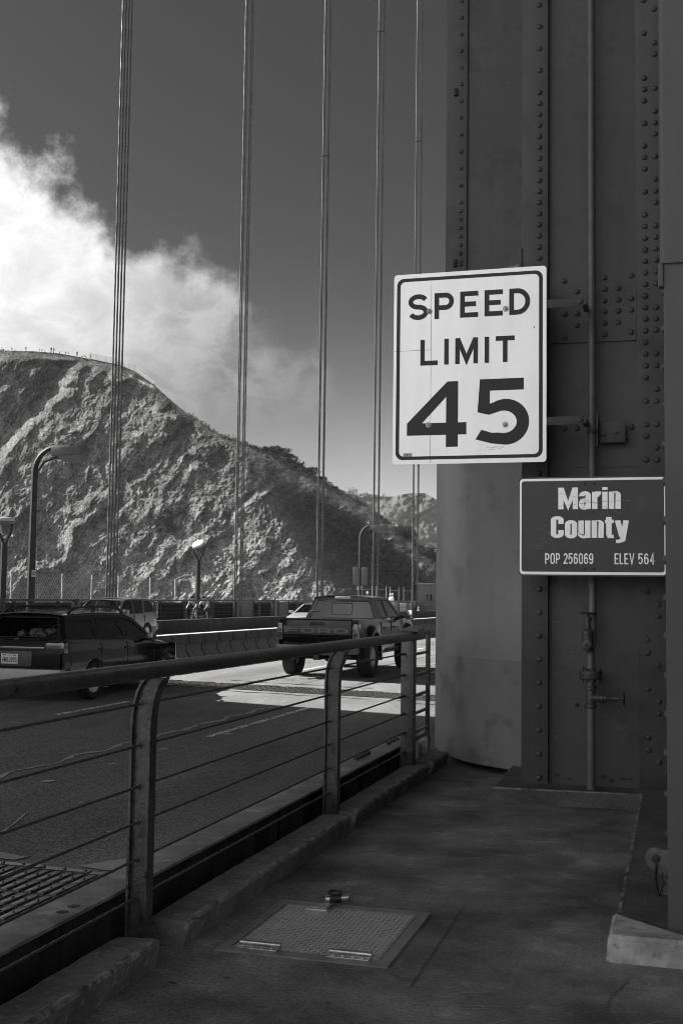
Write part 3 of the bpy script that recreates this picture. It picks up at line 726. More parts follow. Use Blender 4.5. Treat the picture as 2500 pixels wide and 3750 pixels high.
# lifting lug on the tower and the cord tied to it
mb = MB(); c = [(6.47+.05*math.cos(R(t)), .27+.05*math.sin(R(t))) for t in range(0, 181, 20)]
hole = [(6.47+.022*math.cos(R(t)), .27+.022*math.sin(R(t))) for t in range(0, 360, 30)]
cen = (-.125, .30); out = [(-.125+.058*math.cos(R(t)), .30+.058*math.sin(R(t))) for t in range(60, 271, 15)]+[(-.09, .20), (-.05, .15), (-.05, .35)]
mb.panel(out, [[(-.125+.024*math.cos(R(t)), .30+.024*math.sin(R(t))) for t in range(0, 360, 24)]], lambda a, z: (a, 6.44, z), lambda a, z: (a, 6.475, z))
tag(mb.build('lifting_lug', MATS['kerb_concrete']), 'worn steel lifting lug with a round hole low on the near tower wall', 'lug')
mb = MB()
mb.tube([(-.125, 6.43, .283), (-.128, 6.425, .25), (-.13, 6.43, .2), (-.115, 6.43, .13), (-.10, 6.44, .06), (-.085, 6.45, .02)], .006, 8)
mb.tube([(-.12, 6.50, .283), (-.10, 6.45, .25), (-.095, 6.43, .19), (-.112, 6.42, .125)], .006, 8)
mb.lathe([(.0001, -.012), (.011, -.006), (.012, .004), (.0001, .012)], 8, (-.113, 6.425, .127))
tag(mb.build('tie_cord', MATS['sign_black']), 'black cord looped through the lifting lug', 'cord')
mb = MB(); mb.box(-.10, -.06, 6.44, 6.47, .115, .17, 0, .008); tag(mb.build('eye_bolt', MATS['kerb_concrete']), 'small steel anchor under the black cord at the tower foot', 'anchor')

# ------------------------------------------------------------------ standpipe with its valves
g = thing('standpipe', 'vertical steel standpipe with two gate valves and a bolted flange on the tower wall', 'pipe', (-.70, 9.8, .115))
pm = MATS['tower_paint']; vm = mat('valve_paint', .05, .4, .3, 20.0, .3, 90, spec=.5)
mb = MB(); mb.tube([(0, 0, 0), (0, 0, .66)], .034, 18); mb.tube([(0, 0, .84), (0, 0, .9)], .033, 18); mb.tube([(0, 0, .98), (0, 0, 1.12)], .033, 18)
mb.tube([(0, 0, 1.12), (0.012, 0.03, 1.2), (0.012, .03, 12)], .034, 18); mb.build('riser', mat('pipe_paint', .10, .4, .2, 8.0, .15, 90, spec=.45), g)
mb = MB(); mb.lathe([(.09, .895), (.093, .90), (.093, .925), (.089, .928), (.089, .932), (.093, .935), (.093, .958), (.09, .962)], 28)
for k in range(8):
    a = k*math.pi/4+.2
    for z in (.872, .962): mb.lathe([(.012, z), (.012, z+.022)], 6, (.071*math.cos(a), .071*math.sin(a), 0))
    mb.tube([(.071*math.cos(a), .071*math.sin(a), .87), (.071*math.cos(a), .071*math.sin(a), .985)], .006, 6)
mb.build('flange', vm, g)
def wheel(mb, r, ax, o):
    mb.lathe([(r+.006*math.cos(t), .006*math.sin(t)) for t in np.linspace(0, 2*math.pi, 9)[:-1]], 24, o, ax, closed=True)
    for k in range(5):
        a = 2*math.pi*k/5; A = {'Z': lambda c, s: (c, s, 0), 'X': lambda c, s: (0, c, s)}[ax]
        q = A(r*math.cos(a), r*math.sin(a)); mb.tube([o, tuple(o[i]+q[i] for i in range(3))], .005, 6)
        for d in np.linspace(0, 2*math.pi/5, 5)[:-1]:
            q = A((r+.005)*math.cos(a+d), (r+.005)*math.sin(a+d)); mb.lathe([(.0001, -.006), (.006, 0), (.0001, .006)], 6, tuple(o[i]+q[i] for i in range(3)))
v = MB(); v.lathe([(.05, 1.12), (.05, 1.13), (.038, 1.14), (.044, 1.16), (.044, 1.255), (.05, 1.26), (.05, 1.285), (.036, 1.295), (.022, 1.31), (.018, 1.37), (.026, 1.372), (.026, 1.40), (.008, 1.405), (.008, 1.435)], 20, (-.022, -.035, 0))
v.lathe([(.047, 0), (.047, .03), (.036, .034), (.036, .05), (.024, .052), (.024, .07), (.012, .07), (.012, .04)], 6, (-.022, -.07, 1.17), (Vector((1, 0, 0)), Vector((0, 0, 1)), Vector((0, -1, 0))))
v = v.build('gate_valve', vm, g); mb = MB(); wheel(mb, .056, 'Z', (-.022, -.035, 1.434)); mb.build('handwheel', MATS['dark_paint'], v)
v = MB(); v.lathe([(.036, .655), (.045, .66), (.045, .69), (.036, .695), (.04, .74), (.036, .80), (.045, .805), (.045, .835), (.036, .84)], 18)
v.lathe([(.03, 0), (.03, .075), (.04, .076), (.04, .09), (.046, .092), (.046, .10), (.036, .102), (.036, .125), (.016, .13), (.016, .19), (.023, .192), (.023, .218), (.008, .22), (.008, .262)], 16, (0, -.01, .742), 'X')
v = v.build('gate_valve', vm, g); mb = MB(); wheel(mb, .05, 'X', (.262, -.01, .742)); mb.build('handwheel', MATS['dark_paint'], v)
mb = MB(); mb.box(.05, .28, .12, .15, 2.86, 3.04, 0, .004); mb.box(.048, .062, .02, .15, 2.82, 3.08, 0, .003); mb.lathe([(.045, 2.93), (.045, 2.955)], 18, (.012, .03, 0))
for x, z in ((.10, 2.94), (.2, 2.95)): mb.lathe([(.02, 0), (.02, .02)], 6, (x, .118, z), (Vector((1, 0, 0)), Vector((0, 0, 1)), Vector((0, -1, 0))))
mb.build('pipe_bracket', MATS['tower_paint'], g)
mb = MB(); mb.rivet((-.83, 10.02, .775), .016, .02); tag(mb.build('wall_stud', MATS['dark_paint']), 'small dark stud on the tower wall left of the lower valve', 'stud')

# ------------------------------------------------------------------ signs
def rrect(x0, x1, z0, z1, r, n=6):
    o = []
    for cx, cz, a in ((x1-r, z1-r, 0), (x0+r, z1-r, 90), (x0+r, z0+r, 180), (x1-r, z0+r, 270)):
        o += [(cx+r*math.cos(R(a+90*k/n)), cz+r*math.sin(R(a+90*k/n))) for k in range(n+1)]
    return o
YS = 9.5
g = thing('speed_limit_sign', 'large white speed limit sign reading SPEED LIMIT 45 bracketed off the tower', 'road sign', (0, 0, 0))
X0, X1, Z0, Z1 = -2.318, -1.030, 2.774, 4.404
mb = MB(); mb.panel(rrect(X0, X1, Z0, Z1, .028), [], lambda a, z: (a, YS, z), lambda a, z: (a, YS+.006, z)); mb.build('sign_panel', MATS['sign_white'], g)
mb = MB(); mb.panel(rrect(X0+.026, X1-.03, Z0+.038, Z1-.036, .06), [rrect(X0+.056, X1-.06, Z0+.066, Z1-.064, .042)], lambda a, z: (a, YS-.002, z), lambda a, z: (a, YS-.0005, z))
mb.build('border', MATS['sign_black'], g)
rv, uv, nv = (1, 0, 0), (0, 0, 1), (0, -1, 0)
def fit_line(mb, text, x0, x1, z, h, widths, s, gap, y, **k):
    kk = (x1-x0)/letters(MB(), text, (0, 0, 0), rv, uv, nv, h, widths, s, gap, 1.0, **k)
    letters(mb, text, (x0, y, z), rv, uv, nv, h, widths, s, gap, kk, **k)
mb = MB()
fit_line(mb, 'SPEED', -2.192, -1.163, 4.005, .222, {'S': .80, 'P': .77, 'E': .71, 'D': .80}, .185, .245, YS-.0015)
mb.build('lettering', MATS['sign_black'], g, smooth=0); mb = MB()
fit_line(mb, 'LIMIT', -2.085, -1.29, 3.612, .22, {'L': .70, 'I': .18, 'M': .90, 'T': .73}, .178, .26, YS-.0015)
mb.build('lettering', MATS['sign_black'], g, smooth=0); mb = MB()
letters(mb, '4', (-2.195, YS-.0015, 2.915), rv, uv, nv, .553, .915, .18, .1)
letters(mb, '5', (-1.612, YS-.0015, 2.922), rv, uv, nv, .553, .80, .18, .1)
mb.build('lettering', MATS['sign_black'], g, smooth=0)
for x, z in ((-2.01, 4.075), (-1.365, 4.06), (-2.01, 3.105), (-1.365, 3.09)):
    mb = MB(); mb.lathe([(.024, 0), (.024, .004), (.013, .0041), (.013, .013), (.009, .015)], 12, (x, YS-.002, z), (Vector((1, 0, 0)), Vector((0, 0, 1)), Vector((0, -1, 0))))
    mb.build('bolt', MATS['galvanised'], g)
mb = MB(); mb.box(-1.995, -1.992, YS-.001, YS-.0006, Z0+.01, Z1-.1); mb.box(X0+.01, -1.995, YS-.001, YS-.0006, 3.742, 3.745)
for k in range(9): 
    x, z = -1.56+random.uniform(0, .18), 2.885+random.uniform(0, .02); mb.box(x, x+random.uniform(.01, .05), YS-.001, YS-.0007, z, z+.002)
mb.box(-1.133, -1.125, YS-.001, YS-.0006, 3.885, 3.90)
mb.build('scratches', mat('scratch', .22, .6), g, smooth=0)
mb = MB(); mb.box(-2.225, -2.15, YS-.0014, YS-.0006, 2.822, 2.868); mb.build('sticker', mat('old_sticker', .36, .6, .6, 60.0), g, smooth=0)
for z in (4.085, 3.11):
    mb = MB(); mb.box(-2.2, -.735, YS+.012, YS+.022, z-.035, z+.035, 0, .002); mb.box(-2.2, -.735, YS+.0221, YS+.055, z+.027, z+.035)
    mb.lathe([(.02, 0), (.02, .014), (.014, .016)], 6, (-.765, YS+.0118, z), (Vector((1, 0, 0)), Vector((0, 0, 1)), Vector((0, -1, 0))))
    mb.box(-.745, -.71, YS+.0225, 9.79, z-.02, z+.02)
    mb.build('bracket', MATS['tower_paint'], g)
YC = 9.6
g = thing('county_sign', 'dark county sign with a white border reading Marin County, population and elevation', 'road sign', (0, 0, 0))
X0, X1, Z0, Z1 = -1.266, -.085, 1.847, 2.658
mb = MB(); mb.panel(rrect(X0, X1, Z0, Z1, .035), [], lambda a, z: (a, YC, z), lambda a, z: (a, YC+.005, z)); mb.build('sign_panel', MATS['sign_grey'], g)
mb = MB(); mb.panel(rrect(X0+.008, X1-.008, Z0+.012, Z1-.012, .032), [rrect(X0+.024, X1-.024, Z0+.034, Z1-.032, .022)], lambda a, z: (a, YC-.002, z), lambda a, z: (a, YC-.0005, z)); mb.build('border', MATS['sign_white'], g)
mb = MB(); s = .155
fit_line(mb, 'Marin', -.944, -.447, 2.392, .178, {'M': .58, 'a': .34, 'r': .26, 'i': .155, 'n': .34}, s, .035, YC-.0015, xh=.79, corner=.1)
mb.build('lettering', MATS['sign_white'], g, smooth=0); mb = MB()
fit_line(mb, 'County', -1.004, -.385, 2.158, .178, {'C': .37, 'o': .35, 'u': .34, 'n': .34, 't': .25, 'y': .38}, s, .035, YC-.0015, xh=.79, corner=.1)
wn = {'P': .44, 'O': .46, '*': .42, ' ': .42, 'L': .34, 'E': .36, 'V': .46}
mb.build('lettering', MATS['sign_white'], g, smooth=0); mb = MB()
fit_line(mb, 'POP 256069', -1.05, -.665, 1.945, .088, wn, .12, .11, YC-.0015, corner=.16)
mb.build('lettering', MATS['sign_white'], g, smooth=0); mb = MB()
fit_line(mb, 'ELEV 564', -.497, -.187, 1.945, .088, wn, .12, .11, YC-.0015, corner=.16)
mb.build('lettering', MATS['sign_white'], g, smooth=0)
mb = MB()
for x, z in ((-.73, 2.60), (-.655, 2.60), (-.735, 1.905), (-.66, 1.905)): mb.lathe([(.011, 0), (.008, .001), (.0001, .0012)], 10, (x, YC-.0012, z), (Vector((1, 0, 0)), Vector((0, 0, 1)), Vector((0, -1, 0))))
mb.build('bolt_holes', MATS['sign_black'], g)
mb = MB()
def scratch(mb, a, b, sag, y, w=.0011):
    pts = [(a[0]+(b[0]-a[0])*t, a[1]+(b[1]-a[1])*t+sag*4*t*(1-t)) for t in np.linspace(0, 1, 12)]
    mb.grid([[(x, y, z-w), (x, y, z+w)] for x, z in pts])
scratch(mb, (-.96, 2.53), (-.43, 2.345), .02, YC-.0032); scratch(mb, (-.99, 2.41), (-.37, 2.46), .01, YC-.0034)
for k in range(14):
    x, z = random.uniform(-1.25, -1.0), random.uniform(2.07, 2.28); scratch(mb, (x, z), (x+random.uniform(.02, .09), z+random.uniform(-.004, .01)), 0, YC-.001, random.uniform(.0006, .0015))
mb.build('scratches', mat('pale_scratch', .22, .6), g, smooth=0)
mb = MB(); mb.box(-.71, -.67, YC+.0055, YC+.16, 2.58, 2.62); mb.box(-.71, -.67, YC+.0055, YC+.16, 1.89, 1.93); mb.build('bracket', MATS['tower_paint'], g)

# ------------------------------------------------------------------ steel access hatch with padlock
g = thing('access_hatch', 'square steel floor hatch of raised tread plate set in the sidewalk', 'hatch', (-1.675, 5.64, 0))
mb = MB(); fo = [(-.415, -.47), (.415, -.47), (.415, .475), (-.415, .475)]; fi = [(-.358, -.395), (.358, -.395), (.358, .41), (-.358, .41)]
mb.panel(fo, [fi], lambda a, b: (a, b, .008), lambda a, b: (a, b, -.02)); mb.build('frame', mat('hatch_frame', .22, .45, .3, 7.0, metal=.4), g)
mb = MB(); mb.box(-.352, .352, -.389, .404, -.02, .0055)
nx, ny = 27, 30
for i in range(nx):
    for j in range(ny):
        x, y = -.34+(i+.5)*.68/nx, -.378+(j+.5)*.77/ny; a = R(45 if (i+j) % 2 else -45); l, wd = .0135, .0045
        c, s_ = math.cos(a), math.sin(a)
        L = [(-l, 0), (-l*.4, -wd), (l*.4, -wd), (l, 0), (l*.4, wd), (-l*.4, wd)]
        pt = [(x+p*c-q*s_, y+p*s_+q*c) for p, q in L]
        mb.add([(p, q, .0056) for p, q in pt]+[(x+(p-x)*.6, y+(q-y)*.6, .0085) for p, q in pt], [(k, (k+1) % 6, 6+(k+1) % 6, 6+k) for k in range(6)]+[(6, 7, 8, 9, 10, 11)], 1)
mb.build('cover', [MATS['tread_plate'], mat('tread_worn_highlight', .48, .38, .25, 40.0, metal=.5)], g, smooth=25)  # lozenge tops lighter: wear, with their highlight put into the colour
for x in (-.325, .115):
    h = MB(); h.box(x+.0, x+.20, -.425, -.36, .0082, .0145, 0, .002); h.tube([(x, -.365, .022), (x+.2, -.365, .022)], .0125, 14)
    for k in range(4): h.lathe([(.009, .0145), (.006, .019)], 8, (x+.03+k*.047, -.405, 0))
    for k in range(1, 5): h.tube([(x+.04*k-.001, -.365, .022), (x+.04*k+.001, -.365, .022)], .0115, 14)
    h.build('hinge', MATS['steel_bright'], g)
mb = MB(); mb.box(-.22, -.10, .30, .335, .0056, .02, 0, .004); mb.prism([(-.19, .33), (-.12, .33), (-.09, .46), (-.15, .48)], lambda a, b: (a, b, .016), lambda a, b: (a, b, .022)); mb.build('hasp', MATS['steel_bright'], g)
pk = thing('padlock', 'chunky padlock with a dark sleeve lying on the hatch hasp', 'padlock', (-1.775, 6.11, .04))
mb = MB(); mb.lathe([(.022, -.03), (.024, -.028), (.024, .03), (.022, .032)], 16, (0, 0, 0), (Vector((0, 1, 0)), Vector((0, 0, 1)), Vector((.97, .2, .1)))); mb.build('sleeve', MATS['sign_black'], pk)
mb = MB(); mb.lathe([(.017, -.055), (.019, -.05), (.019, .065), (.016, .07)], 16, (0, 0, 0), (Vector((0, 1, 0)), Vector((0, 0, 1)), Vector((.97, .2, .1)))); mb.build('lock_body', MATS['steel_bright'], pk)
mb = MB(); mb.tube([(-.03, .0, .015), (-.052, .03, .022), (-.03, .062, .026), (.01, .05, .024), (.02, .012, .018)], .008, 8); mb.build('shackle', MATS['dark_paint'], pk)
# cracks and joints in the sidewalk slab
def sidewalk_line(mb, pts, wd):
    rows = []
    for i, (x, y) in enumerate(pts):
        a, b = pts[max(i-1, 0)], pts[min(i+1, len(pts)-1)]; d = Vector((b[0]-a[0], b[1]-a[1])).normalized(); k = wd*random.uniform(.4, 1.2)
        rows.append([(x-d.y*k, y+d.x*k, .0035), (x+d.y*k, y-d.x*k, .0035)])
    mb.grid(rows)
def wig(a, b, n, j): return [(a[0]+(b[0]-a[0])*i/n+random.uniform(-j, j), a[1]+(b[1]-a[1])*i/n+random.uniform(-j, j)) for i in range(n+1)]
mb = MB()
sidewalk_line(mb, wig((-1.105, 4.95), (-1.125, 6.35), 40, .004), .0028); sidewalk_line(mb, wig((-1.26, 5.12), (-1.10, 5.02), 10, .006), .003)
for (a, b) in (((-.229, 5.381), (-.244, 5.242)), ((-.244, 5.242), (-.279, 5.149)), ((-.279, 5.149), (-.3, 4.915)), ((-1.2, 6.55), (-.5, 6.5)), ((-.7, 6.75), (-.5, 6.62)), ((-.62, 6.65), (-.52, 6.78))):
    sidewalk_line(mb, wig(a, b, 14, .008), .003)
structure(mb.build('sidewalk_cracks', MATS['tar'], smooth=0, fix=False))
mb = MB()
for k in range(16):
    x, y = (random.uniform(-2.1, -.4), random.uniform(3.6, 5)) if k > 4 else (-1.45+random.uniform(-.5, .5), random.uniform(7, 9.2)); r = random.uniform(.008, .03)
    mb.add([(x+r*math.cos(t)*random.uniform(.6, 1.2), y+r*.6*math.sin(t)*random.uniform(.6, 1.2), .0032) for t in np.linspace(0, 2*math.pi, 10)[:-1]], [tuple(range(9))])
structure(mb.build('sidewalk_stains', MATS['tar'], smooth=0, fix=False))
mb = MB()
for k in range(80):
    cx, cy = random.choice([(-1.55, 7.6), (-1.2, 8.2), (-.9, 6.9), (-.7, 4.4)]); x, y = cx+random.gauss(0, .3), cy+random.gauss(0, .45)
    a = random.gauss(.5, .35); L = random.uniform(.04, .28); z = .0026+.00001*k; w = random.uniform(.0012, .0045)
    mb.add([(x, y, z), (x+L*.5*math.cos(a)-w*math.sin(a), y+L*.5*math.sin(a)+w*math.cos(a), z), (x+L*math.cos(a), y+L*math.sin(a), z), (x+L*.5*math.cos(a)+w*math.sin(a), y+L*.5*math.sin(a)-w*math.cos(a), z)], [(0, 1, 2, 3)])
structure(mb.build('sidewalk_scuffs', mat('scuff', .30, .95, .4, 20.0), smooth=0, fix=False))
mb = MB()
for k in range(70):
    x, y = random.choice([(-2.17+random.uniform(-.04, .05), random.uniform(4.9, 5.7)), (-.52+random.gauss(0, .05), 9.5+random.gauss(0, .03)), (-2.05+random.gauss(0, .06), 5.05+random.gauss(0, .05))])
    r = random.uniform(.002, .006); mb.lathe([(r, 0), (r*.8, r*.6), (.0001, r)], 5, (x, y, 0))
structure(mb.build('gravel_grit', MATS['kerb_concrete'], smooth=0))

# ------------------------------------------------------------------ suspender ropes
def suspender(y, spread, label, clamps=()):
    H = math.hypot(23.9, y)*.72+8
    g = thing('suspender', label, 'suspender rope', (-23.9, y, -1), 0, 'suspender ropes hanging along the far side')
    src = None
    for i, dx in enumerate(spread):
        if src is None:
            mb = MB(); twisted(mb, (0, 0, 0), (0, 0.001, H), .040, .16 if y < 70 else .4, 7, .9, 3); src = o = mb.build('rope', MATS['suspender_paint'], g, smooth=60)
        else: o = src.copy(); COL.objects.link(o); o.parent = g
        o.location = (dx[0], dx[1], 0)
    for z in clamps:
        mb = MB(); mb.box(min(d[0] for d in spread)-.09, max(d[0] for d in spread)+.09, -.09, .09, z, z+.10, 0, .02); mb.box(-.04, .04, -.16, .16, z+.02, z+.08); mb.build('clamp', MATS['suspender_paint'], g)
S1 = [(-.225, 0), (-.075, 0), (.075, 0), (.225, 0)]
S2 = [(-.20, .0), (-.10, .1), (.13, .0), (.23, .1)]
suspender(46.26, S1, 'thick group of four suspender ropes in front of the bright cloud and hill', ())
suspender(61.6, [(-.24, 0), (-.13, 0), (.10, 0), (.21, 0)], 'four suspender ropes above the tilted mushroom lamp', (37.9,))
suspender(77.1, [(-.23, 0), (-.15, 0), (.12, 0), (.20, 0)], 'suspender ropes rising behind the roof of the pickup', (34.0,))
suspender(92.5, [(-.24, 0), (-.16, 0), (.17, 0), (.25, 0)], 'pair of thin suspender ropes beside the far curved lamp post', (50.7,))
suspender(107.4, [(-.27, 0), (-.18, 0), (.20, 0), (.29, 0)], 'thinnest suspender ropes, running down behind the speed limit sign', (46.9,))

# ------------------------------------------------------------------ lamp posts
def lamp_post(y, label, num, panels=False, scale=1.0):
    g = thing('street_lamp', label, 'street lamp', (-23.5, y, 0), 0, 'curved street lamps on the far sidewalk')
    H = 7.25
    mb = MB(); n = 8; pts = [(0, 0, 0), (0, 0, .9), (0, 0, H-1.0)]+[(.95-.95*math.cos(R(t)), 0, H-1.0+.95*math.sin(R(t))) for t in range(12, 91, 13)]+[(1.5, 0, H-.04)]
    rad = [.17, .165, .125]+[.12-.05*i/7 for i in range(7)]+[.06]
    mb.tube(pts, rad, n); mb.build('pole', MATS['pole_paint'], g, smooth=20)
    mb = MB(); mb.tube([(.06, 0, H-1.45), (.12, 0, H-1.0), (.4, 0, H-.62), (.8, 0, H-.47), (1.3, 0, H-.45)], .045, 8); mb.build('brace', MATS['pole_paint'], g)
    l = MB(); l.box(.85, 2.1, -.33, .33, H-.42, H-.08, 0, .02); l.prism([(1.05, H-.421), (2.1, H-.421), (2.0, H-.62), (1.3, H-.62)], lambda a, z: (a, -.3, z), lambda a, z: (a, .3, z))
    l = l.build('lantern', mat('lantern_paint', .10, .5, .2, 3.0), g)
    mb = MB(); mb.box(-.28, .28, -.28, .28, 0, .95, 0, .02); mb.box(-.36, .36, -.36, .36, .95, 1.0); mb.build('base', MATS['pole_paint'], g)
    if num:
        for (rv_, nv_, off) in (((.707, -.707, 0), (-.707, -.707, 0), 0), ((.707, .707, 0), (.707, -.707, 0), .0)):
            pass
        for a in (-1, 1):
            q = MB(); nvv = Vector((.38*a+.25, -.92, 0)).normalized(); rvv = Vector((-nvv.y, nvv.x, 0)); c = nvv*.172+Vector((0, 0, 2.36+(.0 if a < 0 else .03)))+rvv*(.085*a)
            q.add([c+rvv*x+Vector((0, 0, z)) for x, z in ((-.085, -.13), (.085, -.13), (.085, .13), (-.085, .13))]+[c-nvv*.01+rvv*x+Vector((0, 0, z)) for x, z in ((-.085, -.13), (.085, -.13), (.085, .13), (-.085, .13))], [(0, 1, 2, 3), (4, 5, 6, 7), (0, 1, 5, 4), (1, 2, 6, 5), (2, 3, 7, 6), (3, 0, 4, 7)])
            q = q.build('number_plate', MATS['white_lamp'], g, smooth=0)
            t = MB(); letters(t, num, c+nvv*.004-rvv*.065-Vector((0, 0, .07)), rvv, (0, 0, 1), nvv, .14, .40, .14, .13); t.build('digits', MATS['sign_black'], q, smooth=0)
    if panels:
        mb = MB()
        for x in (-.45, .25): mb.box(x-.08, x+.36, -.14, -.12, 2.6, 4.0, 0, .005)
        mb.box(-.5, .6, -.118, -.09, 2.7, 2.76); mb.box(-.5, .6, -.118, -.09, 3.84, 3.9)
        mb.build('sign_back', MATS['lantern_paint'], g)
lamp_post(39.0, 'tall curved street lamp with a boxy lantern and numbered plates, nearer one', '42')
lamp_post(86.2, 'distant curved street lamp with two sign backs on its pole', '40', True)
def mushroom_lamp(y, label, H, tilt=0):
    g = thing('walkway_lamp', label, 'walkway lamp', (-23.5, y, 0), 0, 'mushroom lamps on the far sidewalk')
    mb = MB(); mb.tube([(0, 0, 0), (0, 0, H-.95)], [.135, .12], 8); mb.build('pole', MATS['pole_paint'], g, smooth=20)
    mb = MB()
    for a in (-1, 1): mb.tube([(a*.07, 0, H-1.0), (a*.10, 0, H-.86), (a*.26, 0, H-.58), (a*.30, 0, H-.42), (a*.30, 0, H-.28)], [.06, .055, .05, .05, .05], 8)
    mb.build('yoke', MATS['pole_paint'], g)
    h = MB(); h.lathe([(.0001, -.42), (.11, -.42), (.13, -.38), (.17, -.2), (.30, -.08), (.335, -.02), (.335, .03)], 24); h = h.build('bowl', mat('bowl_paint', .14, .4, .2, 4.0), g)
    h.location = (0, 0, H-.2); h.rotation_euler = (R(tilt), R(-tilt*.4), 0)
    c = MB(); c.lathe([(.338, .03), (.338, .10), (.325, .135), (.28, .15), (.15, .145), (.0001, .14)], 24); c.build('lamp_cap', MATS['white_lamp'], h)
mushroom_lamp(37.1, 'walkway lamp with a flat pale cap and forked neck at the photo edge', 4.42)
mushroom_lamp(54.9, 'walkway lamp whose round white cap tilts toward the road, near the cyclists', 4.40, 34)
# ------------------------------------------------------------------ vehicles
mat('paint_black', 0.005, 0.10, 0.0, coat=.15, spec=.22)
mat('paint_dark', 0.008, 0.10, 0.0, coat=.22, spec=.3)
mat('paint_silver', 0.20, 0.3, 0.0, metal=.5, coat=.8)
mat('paint_pale', 0.42, 0.3, 0.0, metal=.3, coat=.8)
mat('cladding_pale', 0.36, 0.45, .1, 4.0, coat=.2)
mat('cladding_dark', 0.035, 0.55, .1, 6.0)
mat('rubber', 0.016, 0.8, .2, 9.0, .3, 60)
mat('rim_alloy', 0.62, 0.32, .1, 9.0, metal=.25)
mat('rim_dark', 0.22, 0.35, .1, 9.0, metal=.3)
mat('trim_black', 0.010, 0.5)
mat('seat_cloth', 0.11, 0.9, .3, 12.0)
mat('lens_dark', 0.05, 0.12, .2, 8.0, coat=1.0)
mat('lens_clear', 0.55, 0.1, .1, 20.0, coat=1.0)
mat('mirror_glass', 0.75, 0.04, metal=1.0)
mat('letter_grey', 0.10, 0.4)
mat('plate_white', 0.6, 0.45)
glass('car_glass', .82); glass('dark_glass', .08)

def interp(tab, y):
    return float(np.interp(y, [t[0] for t in tab], [t[1] for t in tab]))
def car_body(sp, parent):
    """lofted lower body with wheel arches; slots: paint, cladding"""
    y0, y1 = sp['W'][0][0], sp['W'][-1][0]
    ys = sorted(set([round(y, 3) for y in np.linspace(y0, y1, 46)]+[round(t[0], 3) for t in sp['W']]
        +[round(yc+sp['R']*math.cos(R(a)), 3) for yc in sp['axles'] for a in range(0, 181, 12)]+[round(yc+s*(sp['R']+.004), 3) for yc in sp['axles'] for s in (-1, 1)]))
    rows = []
    for y in ys:
        Wd = interp(sp['W'], y); zs = interp(sp['sh'], y); c = interp(sp['crown'], y); zl = interp(sp['low'], y); fl = 0
        for yc in sp['axles']:
            d = abs(y-yc)
            if d < sp['R']: zl = max(zl, sp['axz']+math.sqrt(sp['R']**2-d*d))
            fl += sp.get('flare', 0)*math.exp(-(d/(sp['R']*1.28))**4)
        lv = [zl]+[max(zl, q) for q in sp['levels']]+[max(zl, zs-.05), max(zs, zl+.01)]
        prof = sp['prof']; pts = []
        for z in lv:
            f = interp(prof, z); ff = fl*float(np.clip((sp['flz']-z)/.16, 0, 1)) if fl else 0
            if z == lv[-1]: f = min(f, .975)
            pts.append((Wd*f+ff, y, z))
        for a, b in ((.90, .45), (.66, .85), (.33, .97), (0, 1)): pts.append((Wd*a, y, lv[-1]+c*b))
        rows.append(pts+[(-x, yy, z) for x, yy, z in reversed(pts[:-1])])
    mb = MB(); n = len(rows[0]); vs = [p for r in rows for p in r]; fs = []; mi = []
    nl = len(sp['levels'])+2
    for i in range(len(rows)-1):
        for k in range(n-1):
            q = (i*n+k, i*n+k+1, (i+1)*n+k+1, (i+1)*n+k); fs.append(q)
            zz = sum(vs[j][2] for j in q)/4; mi.append(1 if zz < sp['clad'] and (k < nl or k >= n-1-nl) else 0)
    mb.v = vs; mb.f = fs; mb.mi = mi
    for r in (rows[0], rows[-1]): mb.add(r, [tuple(range(n))], 0)
    mb.add([(r[0][0], r[0][1], r[0][2]) for r in rows]+[(-r[0][0], r[0][1], r[0][2]) for r in rows], [(i, i+1, len(rows)+i+1, len(rows)+i) for i in range(len(rows)-1)], 1)
    return mb.build('body', [sp['paint'], sp['cladm']], parent, smooth=32)
def lerp(a, b, t): return a+(b-a)*t
